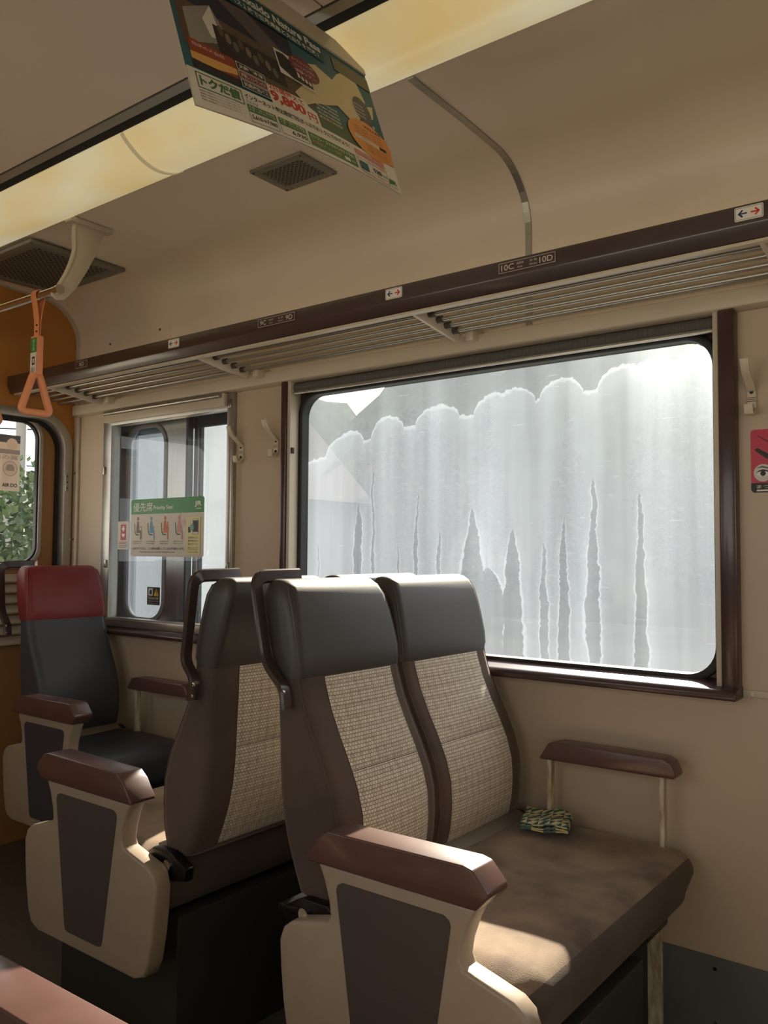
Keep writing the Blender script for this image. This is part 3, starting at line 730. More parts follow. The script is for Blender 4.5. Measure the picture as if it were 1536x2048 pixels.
def lamp(ya, yb, sgn, label):
    t = thing('ceiling_light', (0, (ya + yb) / 2, 2.25), label, 'light', 'ceiling light lines')
    pts = []
    for k in range(15):
        s = k / 14; y = ya + (yb - ya) * s; z = 2.232 + .028 * (1 - s) - .040 * math.sin(PI * s) ** .8
        pts.append((y, z))
    cuts = [BX + .01, -1.858, -.3, 1.3, 2.9, XB - .01]
    for a, b in zip(cuts, cuts[1:]):
        mk('diffuser', *prism(pts + [(y, z + .004) for y, z in reversed(pts)], 0, a + .004, b - .004), lamp_m, t, smooth=True)
        rg = [(y, z - .003) for y, z in pts]
        mk('joint_ring', *prism(rg + [(y, z + .010) for y, z in reversed(rg)], 0, b - .007, b + .007), M('lamp_joint_plastic', (206, 192, 150), .35, emit=((.9, .75, .45), LAMP * .5)), t, smooth=True)
    mk('housing', *box(BX + .01, XB - .01, min(ya, yb) - .003, max(ya, yb) + .003, 2.275, 2.30), cream_m, t)
lamp(1.287, 1.484, 1, 'long curved yellowed ceiling light cover above the window seats')
lamp(.443, .246, -1, 'long curved ceiling light cover over the seats across the aisle')

# ------------------------------------------------------------------ ceiling vents
def vent(name, x0, x1, y0, y1, z, label, rows, cols, mat, frame, th, slot):
    t = thing(name, ((x0 + x1) / 2, (y0 + y1) / 2, z), label, 'vent')
    mk('vent_frame', *ring(rr(x0, x1, y0, y1, .002, 2), rr(x0 + frame, x1 - frame, y0 + frame, y1 - frame, .002, 2), 2, z - th, z + .002), mat, t, bevel=.002)
    mk('grille_plate', *box(x0 + frame * .9, x1 - frame * .9, y0 + frame * .9, y1 - frame * .9, z - th * .7, z), mat, t)
    P = []
    fx, fy = (x1 - x0 - 2 * frame) * .94, (y1 - y0 - 2 * frame) * .94
    for i in range(rows):
        for j in range(cols):
            cx = (x0 + x1) / 2 - fx / 2 + fx * (i + .5 + (.25 if j % 2 else -.25)) / rows; cy = (y0 + y1) / 2 - fy / 2 + fy * (j + .5) / cols
            lx, ly = fx / rows * slot[0] / 2, fy / cols * slot[1] / 2
            P.append(([(cx - lx, cy - ly, z - th * .7 - .0006), (cx + lx, cy - ly, z - th * .7 - .0006), (cx + lx, cy + ly, z - th * .7 - .0006), (cx - lx, cy + ly, z - th * .7 - .0006)], [(0, 1, 2, 3)]))
    s = mk('slots', *merge(*P), gap_m, t); s['kind'] = 'stuff'
    for x in (x0 + .008, x1 - .008):
        for y in (y0 + .008, y1 - .008): mk('screw', *disc((x, y, z - th), 2, .0035, -.002, 8), arm_m, t)
    return t
vent('ceiling_vent', -1.702, -1.508, 1.592, 1.742, 2.229, 'small grey square vent grille in the ceiling behind the hanging poster', 9, 14, M('grey_vent_metal', (132, 126, 114), .45, metal=.3), .022, .006, (.7, .45))
vent('return_air_grille', -3.13, -2.655, 1.492, 1.868, 2.222, 'large dark slotted air grille in the ceiling near the bulkhead', 16, 26, M('dark_grille_metal', (128, 124, 114), .45, metal=.3), .035, .010, (.72, .5))

# ------------------------------------------------------------------ handrail and hanging straps
hr = thing('handrail', (-2.39, 1.43, 1.98), 'ceiling handrail of polished steel on a cream bracket', 'handrail')
mk('rail_bar', *tube([(-3.225, 1.43, 1.98), (-2.375, 1.43, 1.98)], .0135, 14), chrome_m, hr, smooth=True)
mk('end_cap', *tube([(-2.38, 1.43, 1.98), (-2.366, 1.43, 1.98)], .0155, 14), chrome_m, hr, smooth=True)
mk('bracket_plate', *prism([(1.498, 2.222), (1.492, 2.18), (1.497, 2.13), (1.475, 2.06), (1.440, 1.992), (1.418, 1.985), (1.420, 1.962), (1.437, 1.953), (1.462, 1.958), (1.50, 2.0), (1.540, 2.07), (1.580, 2.15), (1.602, 2.222)], 0, -2.405, -2.393), hook_m, hr, bevel=.003)
mk('mounting_foot', *box(-2.418, -2.380, 1.470, 1.625, 2.215, 2.231), cream_m, hr, bevel=.003)
mk('bracket_edge', *sweep(smooth_path([(-2.399, 1.496, 2.222), (-2.399, 1.492, 2.18), (-2.399, 1.497, 2.13), (-2.399, 1.475, 2.06), (-2.399, 1.438, 1.99)], .03, 4), rect(.02, .006), up=(0, 1, 0)), cream_m, hr)
def strap(x, label):
    t = thing('hanging_strap', (x, 1.43, 1.98), label, 'strap', 'orange hanging straps')
    loop = []
    for k in range(13):
        a = -PI * .05 + PI * 1.1 * k / 12; loop.append((x, 1.43 + .0175 * math.cos(a), 1.98 + .0175 * math.sin(a)))
    pth = [(x, 1.4325, 1.845), (x, 1.4335, 1.90), (x, 1.440, 1.945)] + loop + [(x, 1.420, 1.945), (x, 1.4265, 1.90), (x, 1.4275, 1.845)]
    mk('strap_band', *sweep(pth, rect(.026, .003, .2), up=(0, 1, 0)) if False else sweep_x(pth, .026, .0026), strapband_m, t, smooth=True)
    for z in (1.885, 1.865): mk('rivet', *disc((x + .004, 1.4248, z), 1, .003, -.002, 8), hinge_m, t)
    sl = mk('strap_sleeve', *box(x - .019, x + .019, 1.4185, 1.4415, 1.725, 1.850), strapring_m, t, bevel=.003)
    gr = M('green_print', (60, 140, 66), .45)
    fn2 = lambda a, b, d: (x - .0175 + a, 1.4185 - d, 1.725 + b)
    s2 = Sheet(fn2, sl); s2.rect('green_sticker', 0, .035, .072, .118, gr); s2.text('優先席', .012, .076, .012, .038, white_m, vert=True)
    s2.rect('white_sticker', 0, .035, .006, .071, white_m); s2.rect('phone_icon', .010, .026, .032, .058, ink_m); s2.rect('phone_icon_screen', .013, .023, .038, .052, offwhite_m); s2.text('電源OFF', .005, .010, .024, .014, ink_m)
    tri = smooth_path([(x, 1.43, 1.607), (x, 1.481, 1.607), (x, 1.440, 1.728), (x, 1.420, 1.728), (x, 1.379, 1.607), (x, 1.43, 1.607)], .02, 5)[:-1]
    mk('strap_ring', *sweep(tri, circ(.0118, 10), up=(1, 0, 0), close=True), strapring_m, t, smooth=True)
def sweep_x(path, w, th):
    """flat ribbon in the y-z plane, w wide along x"""
    V, F = [], []; n = len(path)
    for i, p in enumerate(path):
        a = Vector(path[max(i - 1, 0)]); b = Vector(path[min(i + 1, n - 1)]); t = (b - a).normalized(); nn = Vector((0, -t.z, t.y)) * th / 2; p = Vector(p)
        for sx, sn in ((-1, -1), (1, -1), (1, 1), (-1, 1)): V.append(tuple(p + Vector((sx * w / 2, 0, 0)) + nn * sn))
    for i in range(n - 1):
        for j in range(4): F.append((i * 4 + j, i * 4 + (j + 1) % 4, i * 4 + 4 + (j + 1) % 4, i * 4 + 4 + j))
    F += [(3, 2, 1, 0), tuple(range(4 * n - 4, 4 * n))]; return V, F
strap(-2.49, 'orange hanging strap with triangular ring hanging nearest on the handrail')
strap(-2.80, 'orange hanging strap cut off by the left edge of the view')

# ------------------------------------------------------------------ coat hooks
def coat_hook(x, z, label):
    t = thing('coat_hook', (x, W, z), label, 'hook', 'cream coat hooks on the side wall')
    b = mk('base_plate', *box(x - .010, x + .010, W - .008, W, z - .026, z + .026), hook_m, t, bevel=.002)
    for dz in (-.017, .017): mk('screw', *disc((x, W - .008, z + dz), 1, .0045, -.0015, 10), hinge_m, b)
    for dz in (-.004, 0, .004): mk('rib', *box(x - .009, x + .009, W - .0095, W - .008, z + dz - .0006, z + dz + .0006), inset_m, b)
    up = smooth_path([(x, W - .006, z + .020), (x, W - .030, z + .040), (x, W - .058, z + .060), (x, W - .068, z + .085)], .012, 3)
    mk('upper_arm', *sweep_x(up, .019, .007), hook_m, t, bevel=.0015)
    lo = smooth_path([(x, W - .006, z - .022), (x, W - .022, z - .036), (x, W - .032, z - .036), (x, W - .036, z - .014)], .01, 3)
    mk('lower_hook', *sweep_x(lo, .019, .006), hook_m, t, bevel=.0015)
coat_hook(-2.205, 1.522, 'cream coat hook right beside the pocket window frame')
coat_hook(-2.033, 1.531, 'cream coat hook left of the big window, in the middle of the beige panel')
coat_hook(-.503, 1.529, 'cream coat hook on the wall right of the big window')

# ------------------------------------------------------------------ stickers and signs
def flat_sign(name, x0, x1, z0, z1, y, th, r, mat, label, cat):
    o = mk(name, *prism(rr(x0, x1, z0, z1, r, 5), 1, y - th, y), mat); tag(o, label, cat); return o, wall_sheet(x0, z0, y - th, o)
green_m = M('sign_green', (48, 132, 52), .4); sign_m = M('sign_cream', (206, 196, 180), .45)
o, s = flat_sign('priority_sign', -2.851, -2.413, 1.151, 1.376, W + .0085, .0015, .009, sign_m, 'green and cream priority seat sign on the pocket window', 'sign')
w_, h_ = .438, .225
s.poly('green_band', rr(.0, w_, .168, h_, .0085, 4), green_m); s.rect('green_band', 0, w_, .166, .19, green_m)
s.text('優先席', .014, .176, .122, .036, white_m); s.text('Priority Seat', .142, .178, .118, .020, white_m, bold=.012)
s.text('JR', .385, .186, .040, .022, white_m, bold=.03); s.rect('logo_line', .392, .422, .179, .1815, white_m)
def seated(xo, cm, kind):
    k = 1.0; seat_g = M('pictogram_seat_green', (44, 110, 80), .5); d = s.lay()
    s.poly('pictogram_seat', [(xo, .130), (xo + .004, .130), (xo + .007, .098), (xo + .014, .088), (xo + .032, .087), (xo + .032, .082), (xo + .012, .083), (xo + .003, .096)], seat_g, d=d)
    s.disc('pictogram_head', xo + .024, .148, .0065, .0075, cm, n=14, d=d)
    s.poly('pictogram_body', [(xo + .018, .138), (xo + .028, .138), (xo + .032, .118), (xo + .031, .104), (xo + .044, .101), (xo + .046, .066), (xo + .039, .066), (xo + .038, .092), (xo + .014, .092), (xo + .014, .110)], cm, d=s.lay())
    if kind == 0: s.poly('pictogram_cane', [(xo + .037, .112), (xo + .044, .116), (xo + .047, .110), (xo + .047, .068), (xo + .049, .068), (xo + .049, .112), (xo + .044, .119), (xo + .036, .114)], cm)
    if kind == 1: s.poly('pictogram_arm_sling', [(xo + .030, .112), (xo + .041, .118), (xo + .041, .108), (xo + .033, .104)], cm)
    if kind == 2: s.disc('pictogram_child_head', xo + .039, .130, .0042, .005, cm, n=12); s.poly('pictogram_child', [(xo + .035, .123), (xo + .043, .123), (xo + .047, .102), (xo + .035, .102)], cm)
    if kind == 3: s.disc('pictogram_tag_ring', xo + .047, .131, .013, .013, M('pictogram_pale_pink', (210, 180, 176), .5), n=16); s.disc('pictogram_belly', xo + .033, .112, .006, .009, cm, n=12)
for i, c in enumerate(((124, 104, 84), (96, 148, 176), (206, 106, 50), (206, 134, 140))): seated(.022 + i * .084, M('pictogram_%s' % ('brown', 'blue', 'orange', 'pink')[i], c, .5), i)
for i, tx in enumerate(('お年寄りの方', 'からだの不自由な方', '乳幼児をお連れの方', '妊娠されている方')): s.text(tx, .018 + i * .083, .056, .055, .0055, ink_m); 
for i, tx in enumerate(('Elderly persons', 'Persons with disabilities', 'With infants', 'Expecting mothers')): s.text(tx, .020 + i * .083, .048, .050, .004, inset_m)
s.text('おゆずり下さい。この席を必要としているお客様がいます。', .016, .026, .315, .010, ink_m, bold=.01)
s.text('Please give your seat to anybody needing these seats', .062, .014, .215, .0065, ink_m)
yl = M('sign_pale_yellow', (222, 212, 150), .5)
s.rect('phone_box', .342, .420, .010, .150, yl); s.rect('flip_phone', .351, .367, .090, .142, offwhite_m); s.rect('flip_phone_keys', .352, .366, .091, .112, ink_m)
s.rect('smartphone', .378, .410, .084, .142, ink_m); s.rect('smartphone_top', .380, .408, .136, .141, offwhite_m); s.rect('smartphone_foot', .380, .408, .085, .093, offwhite_m); s.disc('phone_badge', .373, .110, .011, .013, M('badge_teal', (120, 170, 150), .5))
for k, tx in enumerate(('混雑時には', '携帯電話の', '電源をお切りください')): s.text(tx, .352, .068 - k * .012, .056, .008, ink_m)
for k, tx in enumerate(('Please turn off', 'mobile phones', 'when crowded')): s.text(tx, .352, .032 - k * .008, .056, .005, inset_m)

o, s = flat_sign('help_mark_sticker', -2.938, -2.864, 1.178, 1.291, W + .0085, .001, .004, sign_m, 'small cream sticker with red cross and heart left of the priority sign', 'sticker')
rd = M('sticker_red', (168, 44, 48), .45)
s.rect('red_panel', .019, .055, .038, .100, rd)
s.rect('white_cross', .033, .041, .072, .094, white_m); s.rect('white_cross', .027, .047, .079, .087, white_m)
s.poly('white_heart', [(.037, .046)] + [(.037 + .0011 * 9 * math.sin(t) ** 3, .057 + .00062 * (13 * math.cos(t) - 5 * math.cos(2 * t) - 2 * math.cos(3 * t) - math.cos(4 * t))) for t in [(-PI + .3) + (2 * PI - .6) * k / 20 for k in range(21)]], white_m)
for k in range(4): s.rect('print_line', .009, .066 - (k % 2) * .01, .028 - k * .0065, .030 - k * .0065, rd if k < 2 else inset_m)
s.text('ヘルプマーク', .018, .102, .038, .006, rd)

o, s = flat_sign('pinch_warning_sticker', -2.832, -2.752, .957, 1.028, DY + .003, .001, .003, M('sticker_dark_brown', (52, 34, 30), .45), 'small dark door warning sticker with yellow triangle low on the pocket window', 'sticker')
s.rect('white_box', .008, .036, .037, .066, white_m); s.poly('hand_icon', [(.014, .042), (.030, .042), (.031, .056), (.026, .061), (.016, .058)], ink_m)
s.poly('yellow_triangle', [(.042, .036), (.074, .036), (.058, .066)], M('warning_yellow', (230, 190, 50), .45)); s.poly('exclamation', [(.0565, .045), (.0595, .045), (.0605, .058), (.0555, .058)], ink_m); s.rect('exclamation', .0565, .0595, .039, .042, ink_m)
s.text('引き込まれ注意', .008, .022, .064, .010, white_m, bold=.01); s.text('Watch your hands', .008, .012, .064, .006, white_m); s.text('戸袋に手を入れないで下さい', .008, .003, .064, .006, sign_m)

o, s = flat_sign('cosmetic_advert', -.508, -.34, 1.314, 1.459, W, .0015, .008, M('advert_crimson', (188, 28, 56), .35), 'crimson advert sticker with eye picture at the right edge of the view', 'sticker')
s.poly('dark_footer', [(.0, .006), (.006, .0), (.168, .0), (.168, .022), (0, .022)], ink_m)
s.rect('footer_bar', .012, .168, .003, .0065, white_m); s.text('まつげ美容液', .012, .009, .09, .009, offwhite_m)
s.poly('mascara_brush', [(.008, .098), (.014, .103), (.035, .090), (.075, .060), (.072, .052), (.030, .080)], ink_m)
s.poly('mascara_wand', [(.014, .130), (.016, .132), (.09, .083), (.088, .080)], M('advert_dark_red', (98, 16, 34), .4))
s.disc('round_photo', .026, .045, .020, .020, M('photo_grey', (206, 200, 194), .5), n=28); s.disc('eye_white', .026, .043, .0145, .0065, white_m); s.disc('iris', .026, .0435, .006, .006, ink_m, n=16)
s.poly('eyelid', [(.010, .043), (.016, .050), (.026, .053), (.036, .050), (.043, .042), (.036, .047), (.026, .0495), (.016, .047)], ink_m); s.poly('eyebrow', [(.010, .056), (.024, .061), (.042, .056), (.040, .053), (.024, .057)], M('photo_dark_grey', (96, 92, 90), .5))

# advert hung in the vestibule behind the end door
o = mk('vestibule_advert', *box(-3.602, -3.60, 1.50, 2.00, 1.435, 1.685), white_m); tag(o, 'grey-white advert sheet hung behind the end door window', 'poster')
s = Sheet(lambda a, b, d: (-3.60 + d, 1.50 + a, 1.435 + b), o)
gm = M('advert_grey', (150, 150, 148), .5)
s.rect('dark_band', 0, .50, .215, .250, M('advert_dark', (52, 54, 54), .5)); s.rect('grey_band', 0, .5, .165, .185, gm)
s.disc('seal_badge', .462, .21, .026, .026, offwhite_m); s.text('AIR DO', .42, .018, .07, .016, ink_m, bold=.03)
s.disc('round_stamp', .455, .10, .034, .034, gm); s.disc('round_stamp', .455, .10, .031, .031, offwhite_m); s.poly('vehicle_icon', [(.435, .09), (.475, .09), (.475, .105), (.466, .118), (.444, .118), (.435, .105)], gm)
s.text('北海道の翼', .30, .14, .19, .02, gm)

# ------------------------------------------------------------------ hanging poster
TLc, TRc, BLc, BRc = [Vector(v) for v in ((-1.157, .868, 2.178), (-1.094, 1.347, 2.178), (-1.057, .868, 1.892), (-.994, 1.347, 1.892))]
PN = (TRc - TLc).cross(BLc - TLc).normalized()
if PN.x < 0: PN = -PN
def poster_pt(a, q, d=0.):
    tt = -.25 * (1 - a); t = tt + (1 - tt) * q
    p = (TLc * (1 - a) + TRc * a) * (1 - t) + (BLc * (1 - a) + BRc * a) * t
    p = p + PN * (.016 * math.sin(PI * a) * max(0, t) ** 1.5 + d)
    return tuple(p)
pos = thing('hanging_poster', (-1.09, 1.1, 2.2), 'travel pass poster hanging from the ceiling across the aisle', 'poster')
ng = 24; V = [poster_pt(i / ng, j / ng) for i in range(ng + 1) for j in range(ng + 1)] + [poster_pt(i / ng, j / ng, -.0007) for i in range(ng + 1) for j in range(ng + 1)]
n1 = (ng + 1) ** 2; F = []
for i in range(ng):
    for j in range(ng):
        q = i * (ng + 1) + j; F += [(q, q + 1, q + ng + 2, q + ng + 1), (n1 + q, n1 + q + ng + 1, n1 + q + ng + 2, n1 + q + 1)]
for i in range(ng):
    for q, r in ((i, i + 1), (ng * (ng + 1) + i, ng * (ng + 1) + i + 1), (i * (ng + 1), (i + 1) * (ng + 1)), (i * (ng + 1) + ng, (i + 1) * (ng + 1) + ng)): F.append((q, r, n1 + r, n1 + q))
sheet_o = mk('paper_sheet', V, F, offwhite_m, pos, smooth=True)
# holder strip above the sheet
V = []; F = []
for i in range(15):
    a = i / 14
    for q, d in ((-.135, .004), (.012, .004), (.012, -.004), (-.135, -.004)):
        qq = q if a < .86 else q * (1 - (a - .86) / .14 * .75) if q < 0 else q
        V.append(poster_pt(a, qq, d))
for i in range(14):
    for j in range(4): F.append((i * 4 + j, i * 4 + (j + 1) % 4, i * 4 + 4 + (j + 1) % 4, i * 4 + 4 + j))
F += [(3, 2, 1, 0), (56, 57, 58, 59)]
mk('poster_holder', V, F, cream_m, pos)
for yy in (.95, 1.12): mk('ceiling_clip', *box(-1.19, -1.165, yy, yy + .03, 2.21, 2.262), cream_m, pos, bevel=.003)
P = Sheet(poster_pt, sheet_o, .00005); P.curved = True
c_ = lambda n, rgb: M('poster_' + n, rgb, .5)
teal = c_('teal', (46, 96, 104)); navy = c_('navy', (38, 42, 60)); blk = c_('black', (34, 32, 32)); land = c_('land', (206, 190, 150)); prd = c_('red', (196, 62, 40)); pgr = c_('green', (70, 116, 66)); por = c_('orange', (222, 150, 84)); pbr = c_('brown_photo', (96, 78, 64)); pdk = c_('dark_photo', (48, 42, 42)); sunset = c_('sunset', (150, 66, 44)); pwh = c_('white', (222, 216, 204)); mar = c_('maroon', (120, 52, 66)); gry = c_('grey', (150, 146, 138)); yel = c_('glow', (222, 170, 96))
R = lambda n, a0, a1, q0, q1, m_, cuts=6: P.rect(n, a0, a1, q0, q1, m_)
R('teal_field', 0, 1, 0, .79, teal, 10)
R('night_photo', .02, .56, .13, .46, navy); R('night_photo_ground', .02, .60, .36, .64, pbr)
P.poly('road_photo', [(.05, .42), (.18, .30), (.24, .50), (.05, .62)], gry); P.poly('road_photo', [(.13, .42), (.18, .30), (.20, .50), (.15, .52)], pwh)
P.poly('milky_way', [(.22, .20), (.36, .16), (.60, .40), (.56, .52)], c_('haze_blue', (92, 84, 84)))
R('people_photo', .17, .47, .42, .60, pdk)
for k in range(9): P.disc('person_shape', .20 + k * .028, .44 + (k % 3) * .022 + k * .006, .012, .035, (pbr, c_('people_tan', (126, 112, 98)), c_('people_grey', (104, 98, 92)))[k % 3], n=10)
R('sunset_photo', .035, .225, .60, .77, sunset); P.poly('sunset_glow', [(.035, .68), (.225, .66), (.225, .70), (.12, .73), (.035, .72)], yel); R('sunset_land', .035, .225, .725, .77, pdk); P.text('知床の大自然', .05, .615, .13, .022, pwh, flip=-1)
R('green_field', .46, .80, .66, .79, c_('field_green', (74, 92, 66)))
P.poly('map_land', [(.60, .30), (.68, .24), (.76, .28), (.80, .20), (.86, .12), (.90, .10), (.92, .18), (.86, .26), (.94, .30), (.90, .40), (.83, .44), (.86, .52), (.80, .56), (.74, .50), (.68, .55), (.60, .60), (.54, .66), (.50, .60), (.56, .50), (.60, .42)], land)
P.poly('map_land', [(.93, .34), (.98, .30), (.96, .42), (.92, .46)], land); P.poly('map_land', [(.78, .58), (.82, .54), (.88, .58), (.84, .66), (.80, .64)], land); P.disc('map_island', .945, .50, .008, .012, land, n=10)
P.disc('oval_photo', .90, .40, .05, .11, c_('sea_photo', (88, 86, 82)), n=20); R('forest_photo', .80, 1.0, .05, .16, c_('forest_photo', (104, 100, 72)), 4)
for k in range(4): P.text('北海道知床斜里', .84, .36 + k * .03, .07, .016, pwh, flip=-1)
for k in range(5): P.text('観光案内路線図', .60, .56 + k * .03, .12, .018, pwh, flip=-1)
R('bus_photo', .455, .625, .32, .50, pwh, 4); P.poly('bus_body', [(.462, .34), (.50, .33), (.62, .43), (.62, .49), (.52, .49), (.462, .45)], blk)
for k in range(4): P.poly('bus_window', [(.548 + k * .018, .405 + k * .012), (.560 + k * .018, .410 + k * .012), (.560 + k * .018, .455 + k * .006), (.548 + k * .018, .455 + k * .004)], pwh)
P.disc('tour_badge', .60, .355, .075, .085, mar, n=24)
for k, tx in enumerate(('オープントップバスの', 'レストランバスで行く', '体験ツアー')): P.text(tx, .545, .30 + k * .04, .105, .028, pwh, flip=-1)
P.text('移動レストランバス', .51, .51, .11, .02, blk, flip=-1)
P.poly('title_shade', [(.28, .02), (.75, .02), (.75, .165), (.28, .165)], c_('title_teal', (36, 78, 84)))
P.text('〜北海道体験型レイル＆バス〜', .42, .012, .30, .020, pgr, flip=-1); P.text('Hokkaido Nature Pass', .30, .04, .44, .058, pwh, bold=.03, flip=-1); P.text('バス１枚で世界遺産と大自然を満喫！', .30, .112, .42, .040, pwh, bold=.02, flip=-1)
R('white_field', 0, 1, .785, 1.0, pwh, 10)
for k, (tx, m_) in enumerate((('JR釧網本線', blk), ('移動レストランバス', mar), ('知床接続バス', navy))):
    q0 = .605 + k * .056; R('route_box', .228, .352, q0, q0 + .05, pwh, 3); R('route_box', .231, .349, q0 + .004, q0 + .046, m_, 3); P.text(tx, .238, q0 + .01, .105, .030, pwh, bold=.02, flip=-1)
P.poly('price_backing', [(.352, .655), (.53, .635), (.55, .67), (.585, .69), (.585, .80), (.352, .785)], pwh)
P.text('2日間使えて', .36, .645, .165, .040, prd, bold=.03, flip=-1); P.text('9,800', .355, .690, .165, .082, prd, bold=.05, flip=-1); P.text('円', .528, .715, .045, .062, prd, bold=.03, flip=-1)
P.outline('frame_line', .030, .212, .800, .890, .004, pgr, .006); P.text('トクだ値', .042, .812, .158, .062, pgr, bold=.05, flip=-1)
for k in range(4): P.text('乗車券と特急券がセットになったおトクなきっぷ', .03, .900 + k * .016, .155, .010, inset_m, flip=-1)
P.text('インターネット申込限定割引きっぷでおトクにでかけよう！', .222, .805, .50, .036, blk, bold=.02, flip=-1); P.text('たとえば', .222, .848, .05, .020, blk, flip=-1)
for a0, a1, tx, pr_ in ((.22, .342, '札幌〜旭川 普通車', '5,610→7,960'), (.352, .478, '札幌〜帯広 普通車', '6,930')):
    R('fare_header', a0, a1, .875, .918, pgr, 3); P.text(tx, a0 + .006, .880, a1 - a0 - .012, .016, pwh, flip=-1); P.text('片道・大人おひとり様', a0 + .006, .899, a1 - a0 - .012, .013, pwh, flip=-1)
    P.outline('fare_box', a0, a1, .918, .982, .002, pgr, .003); P.text(pr_, a0 + (.008 if '→' in pr_ else .05), .935, (a1 - a0 - .016) if '→' in pr_ else .07, .030, blk, bold=.02, flip=-1)
R('online_box', .488, .735, .880, .975, pgr, 4); P.text('パソコン・スマホから今すぐ予約！', .495, .890, .232, .030, pwh, bold=.01, flip=-1); P.text('北海道ネット予約', .495, .930, .15, .022, c_('pale_red', (222, 150, 130)), flip=-1); R('search_box', .665, .695, .935, .962, pwh, 2); R('search_button', .698, .728, .935, .962, pgr, 2); P.text('検索', .702, .939, .022, .018, pwh, flip=-1)
P.disc('orange_circle', .885, .660, .125, .150, por, n=36)
P.poly('orange_corner', [(.88, .60), (1.0, .56), (1.0, .785), (.80, .785)], por)
P.text('WILLER', .865, .545, .105, .022, ink_m, bold=.02, flip=-1); 
for k in range(3): P.text('お申込みは専用サイトから予約', .80, .585 + k * .024, .16, .014, pbr, flip=-1)
R('search_strip', .79, .93, .665, .690, pwh, 3); P.text('ひがし北海道キャンペーン', .795, .669, .125, .016, blk, flip=-1); R('search_button', .935, .975, .665, .690, blk, 2)
for k in range(4): P.text('お問い合わせ先', .845, .705 + k * .018, .13, .010, pbr, flip=-1)
P.outline('red_frame', .748, .925, .815, .985, .002, prd, .004); R('red_header', .752, .921, .82, .845, c_('pink', (214, 140, 130)), 3)
for k in range(2): P.text('ポイントがたまる使える会員限定', .756, .850 + k * .022, .16, .016, prd, flip=-1)
R('teal_card', .756, .805, .900, .965, teal, 3); P.text('520', .835, .905, .05, .034, blk, bold=.03, flip=-1); P.text('円相当', .888, .918, .03, .018, blk, flip=-1); P.text('詳しくは駅係員まで', .812, .950, .10, .016, blk, flip=-1)
P.text('JR', .925, .915, .058, .045, pgr, bold=.05, flip=-1); P.text('JR北海道', .932, .968, .045, .014, pgr, flip=-1)

# ------------------------------------------------------------------ outdoors
ground = struct(mk('floor_outside', [(-60, -40, -1.2), (30, -40, -1.2), (30, 60, -1.2), (-60, 60, -1.2)], [(0, 1, 2, 3)], M('ballast_and_grass', (70, 68, 56), .95, noise=(1.2, .35))), 'ground outside the train')
struct(mk('floor_bounce_slab', *box(-40, 25, -30, -1.7, -1.2, -.05), M('pale_bounce_concrete', (196, 192, 184), .9, noise=(2, .12))), 'unseen pale slab added beside the train to bounce sunlight up to the ceiling')  # out of view; added as a pale reflector that throws sunlight onto the ceiling
leaf_g = M('leaf_green', (96, 120, 58), .6, noise=(1.5, .6), rgb2=(52, 72, 36)); leaf_d = M('leaf_dark_green', (66, 74, 58), .95, noise=(1.2, .4), rgb2=(50, 58, 44), spec=0.); bark = M('bark_brown', (78, 66, 54), .9)
def foliage(name, c, rx, ry, rz, n, size, mat, parent, shape='ball'):
    V, F = [], []
    for i in range(n):
        while True:
            p = Vector((random.uniform(-1, 1), random.uniform(-1, 1), random.uniform(-1, 1)))
            if shape == 'ball' and .35 < p.length < 1: break
            if shape == 'cone' and math.hypot(p.x, p.y) < (1 - p.z) / 2: break
            if shape == 'box': break
        p = Vector((c[0] + p.x * rx, c[1] + p.y * ry, c[2] + p.z * rz))
        a = Vector((random.gauss(0, 1), random.gauss(0, 1), random.gauss(0, 1))).normalized(); b = a.orthogonal().normalized(); s = size * random.uniform(.6, 1.4)
        k = len(V); V += [tuple(p + a * s), tuple(p + b * s * .5), tuple(p - a * s), tuple(p - b * s * .5)]; F.append((k, k + 1, k + 2, k + 3))
    off = root_off(parent); me = bpy.data.meshes.new(name); me.from_pydata([tuple(Vector(v) - off) for v in V], [], F); me.materials.append(mat)
    o = bpy.data.objects.new(name, me); COL.objects.link(o); o.parent = parent; return o
def tree(x, y, h, r, shape, label, n=2600):
    t = thing('tree', (x, y, -1.2), label, 'tree', 'trees beyond the windows')
    mk('trunk', *tube([(x, y, -1.2), (x + .1, y, -1.2 + h * .75)], .16, 8), bark, t, smooth=True)
    foliage('foliage', (x, y, -1.2 + h * .58), r, r, h * .42, n, .16, leaf_d, t, shape)
tree(-19.6, 24.5, 7.5, 1.0, 'cone', 'small pointed conifer standing leftmost beyond the stained window')
tree(-16.9, 24, 7.4, 1.5, 'ball', 'dark leafy tree between two pointed conifers beyond the stained window')
tree(-13.6, 23, 7.6, 1.2, 'cone', 'tall pointed conifer right of the dark leafy tree beyond the stained window')
tree(-10.8, 23, 6.7, 1.2, 'cone', 'shorter conifer beyond the top middle of the stained window')
tree(-7.2, 24, 7.6, 2.1, 'ball', 'broad leafy tree beyond the upper right of the stained window')
nx_, ny_ = 60, 10; V = []; F = []
for i in range(nx_ + 1):
    for j in range(ny_ + 1):
        x = -50 + 80 * i / nx_; y = 28 + 14 * j / ny_
        V.append((x, y, -1.3 + (12.5 - 4.0 * math.exp(-((x + 32) / 2.6) ** 2) + .7 * math.sin(x * .7) + .5 * math.sin(x * 1.9 + 1) + random.uniform(-.25, .25)) * math.sin(min(1, j / 7) * PI / 2)))
for i in range(nx_):
    for j in range(ny_): q = i * (ny_ + 1) + j; F.append((q, q + ny_ + 1, q + ny_ + 2, q + 1))
struct(mk('hillside', V, F, M('wooded_slope', (66, 72, 58), .95, noise=(1.1, .35), spec=0.), smooth=True), 'wooded slope behind the trees')
hs = thing('house', (-20.6, 20, -1.2), 'grey gabled house beyond the left of the stained window', 'building')
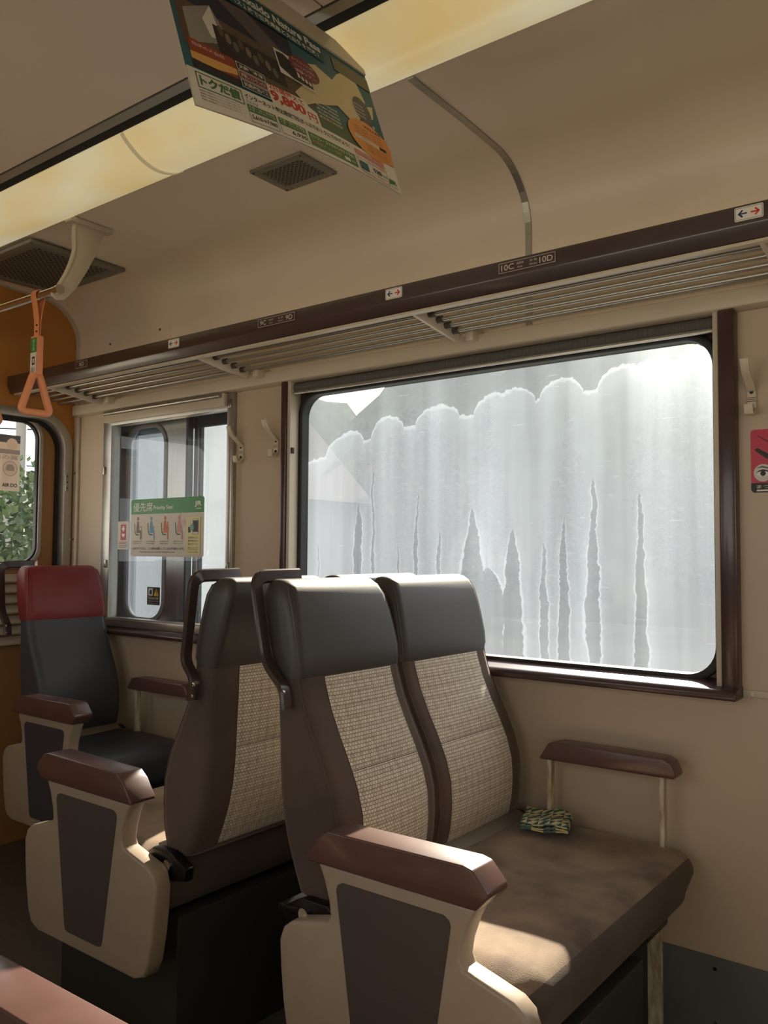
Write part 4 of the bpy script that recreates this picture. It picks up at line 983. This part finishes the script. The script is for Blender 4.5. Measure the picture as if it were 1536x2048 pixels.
mk('house_wall', *box(-23.0, -18.0, 18, 22, -1.2, 2.9), M('house_plaster', (92, 90, 88), .9), hs)
mk('house_roof', *prism([(-23.6, 2.8), (-20.5, 5.9), (-17.4, 2.8)], 1, 17.6, 22.2), M('house_roof_tin', (80, 76, 76), .95, spec=0.), hs)
hd = thing('hedge', (-9.5, 5.3, -1.2), 'green leafy hedge beyond the end door window', 'hedge')
foliage('foliage', (-9.2, 5.4, .4), 1.2, 2.2, 1.9, 9000, .055, leaf_g, hd, 'ball'); foliage('foliage', (-10.4, 4.6, .1), 1.6, 2.6, 1.9, 7000, .06, leaf_d, hd, 'ball')
mk('hedge_stems', *box(-10.2, -9.0, 4.2, 6.4, -1.2, .3), leaf_d, hd)
pole_m = M('grey_concrete_pole', (150, 148, 142), .8)
up_ = thing('utility_pole', (-15, 8.35, -1.2), 'grey utility pole with cross arm beyond the end door window', 'pole')
mk('pole_shaft', *tube([(-15, 8.35, -1.2), (-15, 8.35, 8)], .10, 10), pole_m, up_, smooth=True); mk('cross_arm', *tube([(-15, 8.35, 2.55), (-15, 9.6, 2.55)], .03, 8), pole_m, up_); mk('transformer_box', *box(-15.15, -14.85, 8.3, 8.75, 1.9, 2.15), white_m, up_)
mk('stay_strut', *tube([(-14.8, 7.2, 2.2), (-14.8, 8.0, 5.2)], .07, 8), pole_m, up_, smooth=True)
for k, (za, zb) in enumerate(((3.2, 3.75), (3.95, 4.0), (2.9, 2.95), (2.2, 2.65))):
    w_ = mk('overhead_wire', *tube([(-16 - k * .3, 4.5, za), (-16 - k * .3, 10.5, zb)], .014, 6), black_m); tag(w_, 'thin black overhead wire, number %s from the top, beyond the end door' % ('two', 'one', 'three', 'four')[k], 'wire', 'overhead wires')
fb = thing('grey_shed', (-26, 10, -1.2), 'pale grey shed wall far beyond the end door', 'building'); mk('shed_wall', *box(-26.2, -26, 2, 17, -1.2, 3.6), M('shed_cladding', (170, 168, 162), .8), fb); mk('shed_roof', *box(-26.4, -25.8, 1.8, 17.2, 3.6, 3.75), M('shed_trim', (110, 108, 104), .8), fb)
